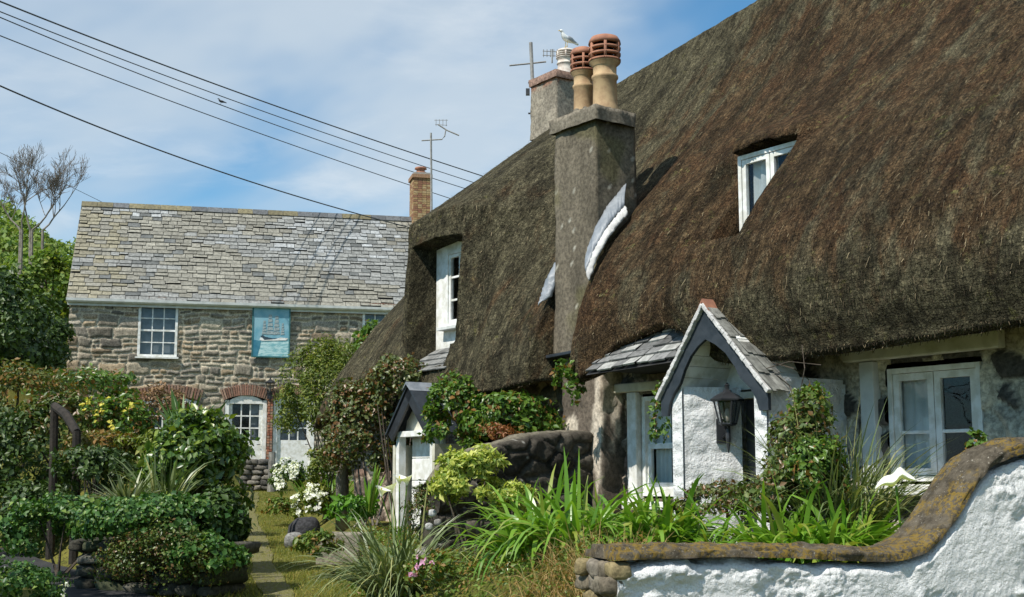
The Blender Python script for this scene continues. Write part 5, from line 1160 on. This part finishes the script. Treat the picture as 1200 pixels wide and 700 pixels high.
# ------------------------------------------------------------------ hillside, trees
def leaf_field(name, pts, nrm, size, mat, label=None, asp=.6, seed=1):
    rng = np.random.default_rng(seed); V, F = leaf_mesh(pts, nrm, size, asp, rng); return obj(name, V, F, M[mat])
rng = np.random.default_rng(33)
n = 36000; hx = rng.uniform(-27, -13.2, n); hy = rng.uniform(36, 60, n); keep = (hx > -27) & ((hx+13.3) < -(hy-36)*.10+0) ; hx, hy = hx[keep], hy[keep]
lump = np.maximum(0, fbm(hx*.55, hy*.55, 4, 35)+.22)*3.2; P = np.stack([hx, hy, gh(hx, hy)+lump*rng.uniform(.55, 1.0, len(hx))**.5+rng.uniform(-.1, .15, len(hx))], 1)
gxn = np.stack([fbm((hx+.3)*.55, hy*.55, 4, 35)-fbm((hx-.3)*.55, hy*.55, 4, 35), fbm(hx*.55, (hy+.3)*.55, 4, 35)-fbm(hx*.55, (hy-.3)*.55, 4, 35), np.zeros(len(hx))], 1)*-3; gxn[:, 2] = .6; gxn[:, 1] -= .4
tag(leaf_field('hillside_scrub', P, gxn, .20, 'sunny_leaf', seed=3), 'green scrub covering the hillside left of the stone house', 'scrub', kind='stuff')
def tree(name, label, px, py, Y, radii, n, size, mat, seed, clumps=50, group=None, ground=None, cr=.28):
    rng = np.random.default_rng(seed); c = at(px, py, Y); gz = float(gh(c[0], c[1])); t = thing(name, (c[0], c[1], gz), label, 'tree', group)
    p, nr, cc = cloud(c, radii, n, clumps, rng, shell=.35, cr=cr, lo=-.9); V, F = leaf_mesh(p, nr, size, .6, rng); obj('crown', V, F, M[mat], t)
    m = MB(); b = np.array([c[0], c[1], gz-.1]); m.tube([b, b+(c-b)*.5+rng.normal(0, .1, 3), c], [.16, .11, .05], 8)
    for q in cc[rng.permutation(len(cc))[:10]]: st = b+(c-b)*rng.uniform(.4, .9); m.tube([st, (st+q)/2+rng.normal(0, .08, 3), q], [.05, .03, .012], 5)
    m.build('trunk', M['bark'], t); return t
tree('evergreen_tree', 'dense evergreen tree in shade-darkened leaf colour at the left edge beside the stone house', 2, 392, 29, (1.25, 1.2, 1.45), 8000, .12, 'dark_shaded_leaf', 41, 60)  # shaded side of the trees painted as darker leaves
tree('evergreen_tree', 'evergreen tree with shade-darkened leaves tight against the left corner of the stone house', 50, 408, 33, (.72, .8, 1.0), 5200, .11, 'dark_shaded_leaf', 42, 40)
tree('leafy_tree', 'bright green bushy tree on the slope above the dark evergreens', 58, 345, 37.5, (1.0, 1.0, 1.15), 4600, .14, 'sunny_leaf', 43, 40)
def bare_tree():
    b = at(30, 352, 39); b[2] = gh(b[0], b[1])+.1; t = thing('bare_tree', b, 'leafless tree spreading fine twigs against the sky on the left', 'tree'); rng = np.random.default_rng(52); m = MB(); tw = MB()
    def br(p, d, L_, r, lev):
        n_ = 4; pts = [p]; q = p
        for i in range(n_): d = unit(d+rng.normal(0, .14, 3)+np.array([0, 0, .05])); q = q+d*L_/n_; pts.append(q)
        (m if r > .02 else tw).tube(pts, [max(r*(1-.5*i/n_), .0045) for i in range(n_+1)], 6 if r > .02 else 4)
        if lev == 0: return
        k = 3 if lev > 1 else 4
        for i in range(k+1):
            f = rng.uniform(.35, 1.0) if i else 1.0; st = pts[int(round(f*n_))]; nd = unit(d+rng.normal(0, .42, 3)*np.array([1, .7, .8])+np.array([0, 0, .16])); br(st, nd, L_*rng.uniform(.55, .78), r*.55, lev-1)
    for px, dx, dz, L_ in ((38, -.30, .9, 1.35), (34, .45, .85, 1.5), (28, -.5, .8, 1.2), (44, .75, .62, 1.3), (25, .1, 1, 1.5)):
        p = b+np.array([(px-30)*.03, 0, 0]); p2 = at(px+8*dx, 270, 39); m.tube([p, (p+p2)/2+np.array([dx*.1, 0, 0]), p2], [.07, .055, .04], 7); br(p2, unit(np.array([dx, rng.normal(0, .2), dz])), L_*.80, .030, 4)
    m.build('trunk', M['pale_bark'], t); tw.build('twig', M['twig'], t)
bare_tree()

tree('added_shade_tree', 'unseen broad leafy tree added outside the left edge to shade the lower left bank', -470, 190, 10.0, (1.4, 1.2, .8), 5000, .13, 'hill_leaf', 44, 40)  # out of view, added to cast shade on the lower left bank
# ------------------------------------------------------------------ left bank planting
shrub('rusty_shrub', 'rusty orange and green shrub at the left edge below the evergreens', 'shrub', 22, 470, 18, (.95, .7, .48), 4200, .06, 'mixed_leaf', 45, seed=101)
shrub('green_shrub', 'bright green shrub against the lower left corner of the stone house', 'shrub', 105, 462, 21, (.85, .7, .42), 3600, .075, 'rose_leaf', 40, seed=102)
shrub('mixed_shrub', 'olive shrub behind the dark wooden posts', 'shrub', 75, 500, 17, (.62, .5, .42), 3000, .06, 'fuchsia_leaf', 36, seed=103)
shrub('flowering_shrub', 'green shrub dotted with small yellow flowers', 'shrub', 138, 503, 17, (.50, .45, .40), 2800, .065, 'rose_leaf', 34, seed=104, extra=[('flower', 'yellow_flower', 26, .035, .9)])
shrub('orange_shrub', 'low orange tinged shrub just right of the dark wooden posts', 'shrub', 122, 528, 15.6, (.48, .4, .20), 2000, .055, 'rusty_leaf', 30, seed=105)
shrub('dead_shrub', 'brown withered shrub in front of the bricked arch of the stone house', 'shrub', 188, 492, 18, (.42, .4, .46), 1900, .06, 'dead_leaf', 30, .4, seed=106, cr=.35)
shrub('dark_shrub', 'large shrub in shade-darkened leaf colour at the left edge above the tarmac path', 'shrub', 12, 540, 16.6, (.95, .6, .62), 4600, .07, 'dark_shaded_leaf', 50, seed=107)  # shade on this part of the bank is painted into the leaves
shrub('shady_shrub', 'low shrub with shade-darkened leaves at the left edge directly beside the tarmac path', 'shrub', 28, 606, 15.8, (.72, .45, .42), 3200, .065, 'dark_shaded_leaf', 40, seed=108)
shrub('shadow_shrub', 'dark shrub between the wooden posts and the pale spiky plant', 'shrub', 112, 560, 14.6, (.50, .4, .34), 2400, .06, 'dark_shaded_leaf', 30, seed=109)
shrub('glossy_shrub', 'big rounded glossy green shrub beside the grass path', 'shrub', 230, 556, 14, (.58, .55, .62), 7600, .078, 'glossy_leaf', 60, .6, seed=110, cr=.26)
shrub('glossy_shrub', 'dark glossy shrub trailing down behind the right end of the rockery', 'shrub', 258, 636, 12.5, (.24, .3, .50), 5200, .065, 'dark_shaded_leaf', 30, .6, seed=111, cr=.3)
shrub('yellow_green_shrub', 'small yellow green shrub between the brown shrub and the glossy one', 'shrub', 178, 530, 15.5, (.42, .35, .26), 1900, .06, 'olive_leaf', 28, seed=112)
ra, rb = at(112, 690, 12.9), at(248, 697, 12.4); ra[2] = gh(ra[0], ra[1])-.02; rb[2] = gh(rb[0], rb[1])-.02
stones('rockery', 'mossy dark rockery bank of rough stones by the tarmac path', 'rockery', ra, rb, .50, .7, 4, 21, ((.055, .052, .04), (.08, .075, .06), (.05, .055, .03)), lens=(.14, .42))
shrub('ivy', 'bright ivy draped over the top of the rockery', 'ivy', 186, 612, 12.35, (.72, .46, .24), 6200, .043, 'ivy_leaf', 110, .85, seed=113, stems=4, lo=-.4, shell=.7)
shrub('ivy', 'darker ivy hanging to the left of the rockery above the tarmac', 'ivy', 74, 622, 13.4, (.66, .45, .34), 4600, .045, 'ivy_leaf', 45, .85, seed=114, stems=4)
shrub('stonecrop', 'small leaved brownish trailing plant on the face of the rockery', 'plant', 194, 658, 11.95, (.62, .24, .32), 6500, .026, 'fuchsia_leaf', 110, .7, seed=115, stems=0, shell=.3)
shrub('trailing_plant', 'green trailing leaves low on the right end of the rockery', 'plant', 238, 650, 11.9, (.36, .2, .17), 1900, .045, 'ivy_leaf', 24, .8, seed=116, stems=0)
shrub('low_plant', 'low leafy green plant in the bottom left corner', 'plant', 16, 690, 11.2, (.40, .4, .22), 3600, .034, 'ivy_leaf', 30, .7, seed=117, stems=0)
b = at(148, 596, 12.7); clump('spiky_plant', 'pale striped spiky plant above the ivy on the rockery', 'spiky plant', [b], 120, .42, .030, .5, 1.6, 'yucca_leaf', 5, base_r=.06, segs=4)
b = at(192, 602, 13.1); clump('flax_plant', 'thin upright sword leaves between the spiky plant and the glossy shrub', 'flax', [b], 60, .75, .026, 1.0, .7, 'phorm_leaf', 6)
b = at(212, 520, 16.4); clump('fan_palm', 'dark green fan of stiff broad blades in front of the stone house wall', 'palm', [b, b+np.array([.12, 0, 0])], 44, .72, .06, .25, .95, 'palm_leaf', 8, base_r=.05, segs=4)
b = at(70, 708, 10.6); b[2] = gh(b[0], b[1]); t = thing('flower_spike', b, 'thin pale flower spike rising in front of the tarmac path', 'flower'); tp = at(76, 682, 10.6)
m = MB(); m.tube([b, (b+tp)/2+np.array([.01, 0, 0]), tp], [.004, .003, .002], 5); m.build('stem', M['olive_leaf'], t)
rng = np.random.default_rng(9); pp = np.array([tp*(1-f)+b*f for f in rng.uniform(0, .75, 46)])+rng.normal(0, .012, (46, 3)); V, F = leaf_mesh(pp, rng.normal(0, 1, (46, 3)), .022, .9, rng); obj('flower', V, F, M['white_flower'], t)
# old wooden posts with a slanting rail
gb0, gb1 = at(61, 600, 15.5), at(88, 610, 14.9); gb0[2] = gh(gb0[0], gb0[1]); gb1[2] = gh(gb1[0], gb1[1]); gt0, gt1 = at(64, 474, 15.5), at(90, 505, 14.9)
t = thing('wooden_gateway', (gb0+gb1)/2, 'two blackened wooden posts joined by a slanting top rail among the shrubs', 'fence')
for p, q in ((gb0, gt0), (gb1, gt1)): m = MB(); m.tube([p, (p+q)/2+np.array([.01, 0, 0]), q], [.055, .052, .05], 8); m.build('post', M['old_wood'], t)
m = MB(); m.tube([gt0-UP*.02, (gt0+gt1)/2+UP*.035, gt1-UP*.02], [.05, .055, .05], 8); m.build('rail', M['old_wood'], t)

# ------------------------------------------------------------------ planting right of the path
shrub('conifer_shrub', 'tall feathery olive green shrub in front of the right hand door of the stone house', 'shrub', 384, 474, 22.5, (.82, .6, 1.10), 17000, .06, 'olive_leaf', 80, .35, seed=121, cr=.24)
shrub('broadleaf_shrub', 'sunlit broad leaved bush rising behind the left end of the thatch', 'shrub', 440, 428, 25, (.50, .5, .72), 2200, .11, 'rose_leaf', 44, .6, seed=122, cr=.3)
bz = shrub('bronze_shrub', 'large bronze leaved climbing shrub over the left end of the cottage', 'shrub', 432, 512, 17.0, (.70, .45, .72), 10500, .05, 'bronze_leaf', 95, .7, seed=123, cr=.27, smat='pale_bark')
shrub('bronze_shrub', 'smaller reddish leaved climber up on the thatch left of the black gabled porch', 'shrub', 466, 450, 16.4, (.36, .3, .36), 2400, .05, 'bronze_leaf', 40, .7, seed=124)
b = at(402, 590, 17.2); b[2] = gh(b[0], b[1]); m = MB(); m.tube([b, at(401, 560, 17.2), at(405, 530, 17.0), at(420, 500, 16.9)], [.10, .085, .07, .04], 9); bt = m.build('trunk', M['pale_bark'], bz, True)
shrub('white_flower_bush', 'bush covered with white flowers beside the grey post', 'flowers', 338, 560, 25.5, (.36, .3, .36), 2000, .06, 'glossy_leaf', 26, seed=125, stems=0, extra=[('flower', 'white_flower', 88, .05, .9)])
shrub('white_flower_bush', 'nearer bush of white flowers over the grey rocks at the edge of the grass', 'flowers', 366, 592, 19.5, (.32, .26, .28), 1900, .05, 'olive_leaf', 24, seed=126, stems=0, extra=[('flower', 'white_flower', 70, .042, .9)])
b = [at(372, 560, 21.5), at(388, 560, 20.5)]
for q in b: q[2] = gh(q[0], q[1])
clump('iris_clump', 'green sword leaved clump behind the nearer white flowers', 'plant', b, 90, .8, .03, .8, .6, 'strap_leaf', 12)
shrub('leafy_plant', 'yellowish leafy plant in front of the pale trunk', 'plant', 385, 555, 19.6, (.38, .3, .42), 1900, .06, 'olive_leaf', 28, seed=127)
shrub('leafy_plant', 'bright fresh green leaves below the bronze shrub beside the trough', 'plant', 410, 598, 16.2, (.30, .26, .17), 900, .075, 'bright_leaf', 20, .5, seed=128, stems=0)
shrub('low_plant', 'low bright green plant spilling on the grass before the trough', 'plant', 374, 640, 13.45, (.24, .2, .13), 1400, .045, 'cover_leaf', 22, .6, seed=129, stems=0)
shrub('low_plant', 'small green tuft on the grass left of the dark rock', 'plant', 326, 594, 20.5, (.26, .24, .14), 800, .055, 'cover_leaf', 18, .5, seed=130, stems=0)
b = at(432, 600, 15.2); clump('gladiolus', 'upright pale green fan of leaves right of the trunk', 'plant', [b], 16, .55, .05, .3, .35, 'strap_leaf', 13, base_r=.03)
b = at(412, 646, 13.6); b[2] = gh(b[0], b[1])
def trough():
    t = thing('stone_trough', b, 'rough granite trough at the edge of the grass path', 'trough'); ex = unit(np.array([.9, -.25, 0])); ey = np.cross(UP, ex); c = at(404, 632, 14.0); w, d, h = .25, .2, .17; c[2] = max(float(gh(c[0], c[1]))+h-.02, c[2]-.1)
    m = MB(); zt_ = UP*h; rng = np.random.default_rng(3)
    for (o_, a_, b_) in ((-ey*(d-.04), ex*w, ey*.04), (ey*(d-.04), ex*w, ey*.04), (-ex*(w-.04), ex*.04, ey*(d-.081)), (ex*(w-.04), ex*.04, ey*(d-.081))): m.box(c+o_, a_, b_, zt_, 0, (.20, .18, .14))
    o = m.build('basin', M['stone'], t, cols=True); bv = o.modifiers.new('bevel', 'BEVEL'); bv.width = .02; bv.segments = 3
    m = MB(); m.box(c+UP*(h-.05), ex*(w-.081), ey*(d-.081), UP*.02); m.build('soil', M['soil'], t)
trough()
def rock(label, px, py, Y, r, col, seed, sink=.35):
    rng = np.random.default_rng(seed); c = at(px, py, Y); c[2] = gh(c[0], c[1])+r[2]*(1-sink); V = []; F = []; nt, npn = 10, 16
    for i in range(nt+1):
        th = -math.pi/2+math.pi*i/nt
        for k in range(npn):
            ph = 2*math.pi*k/npn; d = np.array([math.cos(th)*math.cos(ph), math.cos(th)*math.sin(ph), math.sin(th)]); d2 = np.sign(d)*np.abs(d)**.75
            q = 1+.35*fbm(np.array([d[0]*1.6+seed]), np.array([d[1]*1.6+d[2]*1.3]), 4, seed)[0]; V.append(c+d2*np.array(r)*q)
    for i in range(nt):
        for k in range(npn): F.append((i*npn+k, i*npn+(k+1) % npn, (i+1)*npn+(k+1) % npn, (i+1)*npn+k))
    o = obj('rock', V, F, M['stone'], None, True, colors=np.tile(np.array(col), (len(V), 1))); return tag(o, label, 'rock')
rock('blackish upright rock below the nearer white flowers', 357, 612, 17.6, (.22, .16, .22), (.045, .045, .048), 3)
rock('small grey rock at the edge of the grass in front of the blackish one', 346, 620, 17.0, (.14, .12, .12), (.20, .20, .19), 4)
rock('grey rock under the lime coloured shrub', 494, 652, 11.6, (.10, .1, .13), (.22, .20, .18), 5, .0)
for i, (px, py, cl, lab) in enumerate(((507, 606, (.62, .62, .60), 'round white stone at the left foot of the lime coloured shrub'), (513, 617, (.35, .33, .30), 'grey stone touching the round white stone'), (503, 622, (.55, .54, .52), 'white stone just below the round white stone'))):
    o = rock(lab, px, py, 12.0, (.038, .04, .034), tuple(x*.7 for x in cl), 8+i); c = at(px, py, 12.0); o.location = c
shrub('heather_bush', 'feathery brownish green bush left of the lime coloured shrub', 'shrub', 503, 606, 13.0, (.25, .25, .30), 3200, .034, 'fuchsia_leaf', 50, .35, seed=131, cr=.3)
lm = shrub('lime_shrub', 'bright lime and yellow variegated shrub in the front garden', 'shrub', 552, 566, 12.0, (.36, .32, .31), 5200, .055, 'lime_leaf', 46, .42, seed=132, cr=.24, droop=-.3)
shrub('lime_shrub', 'smaller lime variegated shrub against the dark stone wall', 'shrub', 604, 588, 11.9, (.19, .2, .15), 1400, .05, 'lime_leaf', 20, .42, seed=133, droop=-.3)
b = at(466, 692, 11.3); b[2] = gh(b[0], b[1]); clump('flax_clump', 'large dark clump of thin arching leaves beside the grass path', 'flax', [b, b+np.array([.1, .1, 0]), b+np.array([-.1, .05, 0])], 460, 1.0, .020, 1.9, .85, 'phorm_leaf', 15, base_r=.10, segs=7)
def lilies():
    b = at(462, 640, 12.9); b[2] = gh(b[0], b[1])+.1; t = thing('arum_lilies', b, 'white arum lilies flowering above the dark flax clump', 'flowers'); rng = np.random.default_rng(6)
    for px, py, yy, a in ((447, 582, 12.7, 2.9), (459, 578, 12.8, .2), (468, 568, 12.9, 2.6), (477, 569, 12.9, .3)):
        c = at(px, py, yy); m = MB(); m.tube([b+rng.normal(0, .04, 3)*np.array([1, 1, 0]), (b+c)/2+np.array([.03, 0, 0]), c], [.008, .007, .006], 6); m.build('stem', M['strap_leaf'], t)
        V = []; nr_, nk = 6, 18                                     # rolled spathe, one side drawn out to a point
        for i in range(nr_):
            f = i/(nr_-1)
            for k in range(nk):
                q = 2*math.pi*k/(nk-1)*.94+a; lip = .5*(1+math.cos(q-a-2.95)); r = .010+.045*f**1.3*(1+.9*lip*f); V.append(c+np.array([math.cos(q)*r, math.sin(q)*r*.8, .11*f-.045*f*f*(1.3*lip)]))
        obj('flower', V, [(i*nk+k, i*nk+k+1, (i+1)*nk+k+1, (i+1)*nk+k) for i in range(nr_-1) for k in range(nk-1)], M['white_flower'], t, True)
        m = MB(); m.tube([c+UP*.02, c+UP*.085], [.008, .006], 7); m.build('spadix', M['yellow_flower'], t)
lilies()
# climbers on the walls
shrub('climbing_rose', 'leafy green climber beside the right edge of the black gabled porch', 'climber', 530, 494, 14.7, (.32, .3, .48), 3000, .06, 'rose_leaf', 30, .6, stems=0, seed=134, smat='bark')
shrub('climbing_rose', 'leafy green climber along the wall under the eaves left of the chimney', 'climber', 602, 488, 14.3, (.52, .25, .28), 3300, .06, 'rose_leaf', 42, .6, stems=0, seed=135)
shrub('climbing_rose', 'thin green climber on the whitewashed chimney base', 'climber', 664, 452, 13.3, (.17, .12, .26), 420, .055, 'rose_leaf', 16, .6, stems=0, seed=136)
shrub('climbing_rose', 'thin green climber hanging in front of the left window and porch', 'climber', 773, 494, 12.25, (.085, .08, .34), 300, .045, 'rose_leaf', 18, .6, seed=137, stems=0)
shrub('red_plant', 'small red stemmed plant on top of the dark stone wall', 'plant', 588, 508, 13.9, (.24, .12, .10), 900, .04, 'red_leaf', 26, .3, seed=138, stems=0, ground=1.9)
shrub('thatch_weed', 'yellow green weed growing on the thatch above the slates', 'weed', 795, 346, 12.35, (.13, .10, .13), 150, .05, 'lime_leaf', 9, .7, seed=139, stems=3, ground=3.4)
shrub('leafy_shrub', 'leafy reddish green shrub against the right side of the white porch', 'shrub', 944, 540, 9.6, (.26, .3, .46), 3600, .042, 'fuchsia_leaf', 34, .6, seed=140, stems=3, cr=.42, shell=.3)
shrub('leafy_shrub', 'low spreading foot of the leafy shrub between porch and right window', 'shrub', 922, 578, 9.5, (.32, .3, .22), 2600, .042, 'fuchsia_leaf', 30, .6, seed=144, stems=2, cr=.4, shell=.3)
shrub('leafy_shrub', 'leafy green shrub just left of the fine grassy clump', 'shrub', 962, 560, 9.3, (.20, .25, .26), 1900, .042, 'rose_leaf', 24, .6, seed=145, stems=2, cr=.4, shell=.3)
shrub('leafy_shrub', 'upper sprays of a green shrub right of the porch slates', 'shrub', 950, 482, 9.7, (.15, .15, .20), 800, .045, 'rose_leaf', 22, .6, seed=141)
shrub('reddish_plant', 'low sprawling plant with red tips in front of the white porch', 'plant', 842, 590, 10.0, (.34, .3, .15), 1700, .04, 'bronze_leaf', 34, .5, seed=142, stems=3)
b = at(985, 606, 9.5); b[2] = gh(b[0], b[1])+.1; clump('grassy_clump', 'dark clump of fine arching grass leaves below the right window', 'grass clump', [b, b+np.array([.18, .1, 0]), b+np.array([-.15, .1, 0])], 560, 1.02, .015, 1.5, .75, 'phorm_leaf', 17, base_r=.12, segs=7)
shrub('window_plant', 'small leafy sprig at the right corner of the right window', 'plant', 1144, 520, 9.55, (.10, .08, .09), 190, .045, 'rose_leaf', 9, .7, seed=143, stems=3, ground=1.5)
def straps(label, pxs, n, L_, seed, w=.046):
    pts = []
    for (x, y, Yy) in pxs: q = at(x, y, Yy); q[2] = gh(q[0], q[1])+.02; pts.append(q)
    return clump('strap_leaved_plant', label, 'plant', pts, n, L_, w, 2.3, .80, 'strap_leaf', seed, 'bright strap leaved clumps', .13, segs=7)
straps('bright green strap leaved clump in front of the dark stone wall', [(640, 640, 10.2), (612, 640, 10.5), (672, 640, 9.8), (655, 640, 10.8)], 360, .78, 19)
straps('bright green strap leaved clump under the left window', [(735, 640, 9.9), (770, 640, 9.7), (705, 640, 10.1), (790, 640, 9.8)], 330, .64, 20)
straps('bright green strap leaved clump behind the dip in the near wall, right of the porch', [(930, 640, 8.9), (965, 640, 8.8), (995, 640, 8.95), (900, 640, 9.1)], 340, .62, 22)
straps('small strap leaved tuft directly before the white porch', [(835, 640, 9.6)], 60, .6, 23, .022)
def big_flower():
    c = at(1050, 569, 8.62); b_ = c.copy(); b_[2] = gh(c[0], c[1]); t = thing('white_lily', b_, 'single large white flower lying against the lichened coping', 'flower'); m = MB(); m.tube([b_, (b_+c)/2+np.array([.02, 0, 0]), c], .008, 6); m.build('stem', M['strap_leaf'], t)
    ex = unit(np.array([.92, -.2, .16])); ey = unit(np.cross(UP, ex)+.35*UP); V = []; nu_, nv_ = 15, 8
    for i in range(nu_):
        u_ = i/(nu_-1); wd = .075*math.sin(math.pi*min(u_*.93+.04, 1))**.8
        for j in range(nv_): v_ = j/(nv_-1)*2-1; V.append(c+ex*(u_-.5)*.27+ey*v_*wd+UP*(.055*abs(v_)**1.5*math.sin(math.pi*u_)+.05*math.exp(-((u_-.62)/.13)**2)+.015*math.sin(u_*9)))
    o = obj('flower', V, [(i*nv_+j, i*nv_+j+1, (i+1)*nv_+j+1, (i+1)*nv_+j) for i in range(nu_-1) for j in range(nv_-1)], M['white_flower'], t, True); o.modifiers.new('solid', 'SOLIDIFY').thickness = .004
big_flower()
m = MB(); rng = np.random.default_rng(77)
for (pts) in ([(905, 425), (930, 432), (948, 445), (955, 470)], [(898, 432), (925, 424), (962, 428)], [(940, 405), (943, 432), (936, 470)], [(910, 440), (925, 452), (940, 500)]): m.tube([at(x, y, 10.35+.1*rng.normal()) for x, y in pts], .0045, 5)
tag(m.build('bare_vine', M['bark']), 'bare brown vine stems hanging from the eave right of the porch', 'vine')

# ------------------------------------------------------------------ ground cover, grass
rng = np.random.default_rng(61)
def scatter(n, x0, x1, y0, y1):
    return rng.uniform(x0, x1, n), rng.uniform(y0, y1, n)
def xbound(y): return np.interp(y, [0, 7.2, 12, 16, 22, 26, 30], [.62, .62, -1.45, -2.35, -3.6, -4.2, -5.2])
x, y = scatter(46000, -3.2, 1.1, 7.3, 16); behind = -((x-NW0[0])*NWn[0]+(y-NW0[1])*NWn[1]); k_ = (x-xbound(y) > -.04) & (x < xbound(y)+1.5) & (behind > .0); x, y = x[k_], y[k_]
hgt = (.08+.24*np.clip(fbm(x*2.2, y*2.2, 3, 62)+.45, 0, 1))*sstep(-.05, .25, x-xbound(y))*(.55+.45*sstep(13.5, 11, y)); P = np.stack([x, y, gh(x, y)+hgt*rng.uniform(.1, 1, len(x))**.6], 1); nr = rng.normal(0, .5, P.shape); nr[:, 2] += .8; nr[:, 0] -= .3
V, F = leaf_mesh(P, nr, .034, .55, rng); tag(obj('ground_cover', V, F, M['cover_leaf']), 'mixed low green and russet ground cover on the bank left of the near wall', 'ground cover', kind='stuff')
shrub('cranesbill', 'low plant with a few pink flowers at the front of the bank', 'flowers', 505, 668, 10.6, (.20, .2, .14), 900, .035, 'cover_leaf', 20, .8, seed=151, stems=0, extra=[('flower', 'pink_flower', 7, .028, .95)])
x, y = scatter(9000, -.6, 1.0, 7.25, 9.4); behind = -((x-NW0[0])*NWn[0]+(y-NW0[1])*NWn[1]); k_ = (x-xbound(y) > -.1) & (x-xbound(y) < .85) & (behind > -.0); x, y = x[k_][:2600], y[k_][:2600]
b = np.stack([x, y, gh(x, y)+.02+.0*x], 1); V, F = blade_mesh(b, np.stack([rng.normal(0, .5, len(x)), rng.normal(0, .5, len(x)), np.ones(len(x))], 1), rng.uniform(.18, .42, len(x)), .007, rng.uniform(.6, 2.2, len(x)), rng, 4); tag(obj('dry_grass', V, F, M['dry_grass']), 'dry straw coloured grass at the left end of the near wall', 'grass', kind='stuff')
x, y = scatter(170000, -7.5, .8, 7, 31.5); ctr = np.interp(y, [7, 10, 12, 14, 16.4, 19.5, 24, 28, 30.5], [-1.15, -1.75, -2.12, -2.65, -3.15, -3.9, -4.9, -5.7, -6.2]); keep = (np.abs(x-ctr) < 1.35) & (sstep(.04, .26, np.abs(x-ctr)) > rng.uniform(0, 1, len(x))*.95-.16) & (rng.uniform(0, 1, len(x)) < np.clip(14/y, .35, 1)) & (x < xbound(y)+.15)
tm = np.interp(x, [-9, -6.6, -5.1, -3.85, -2.9, -1.9], [18.8, 16.2, 14, 12.2, 10.6, 8.8]); keep &= (np.abs(y-tm) > .68) | (x > -2.0); x, y = x[keep], y[keep]
b = np.stack([x, y, gh(x, y)], 1); n = len(x); tall = .35+1.3*np.clip(fbm(x*1.6, y*1.6, 3, 64)+.5, 0, 1)
V, F = blade_mesh(b, np.stack([rng.normal(0, .45, n), rng.normal(0, .45, n), np.ones(n)], 1), rng.uniform(.03, .075, n)*tall, rng.uniform(.004, .008, n), rng.uniform(.3, 1.6, n), rng, 2); tag(obj('grass', V, F, M['grass']), 'short yellow green grass along both sides of the gravel path', 'grass', kind='stuff')
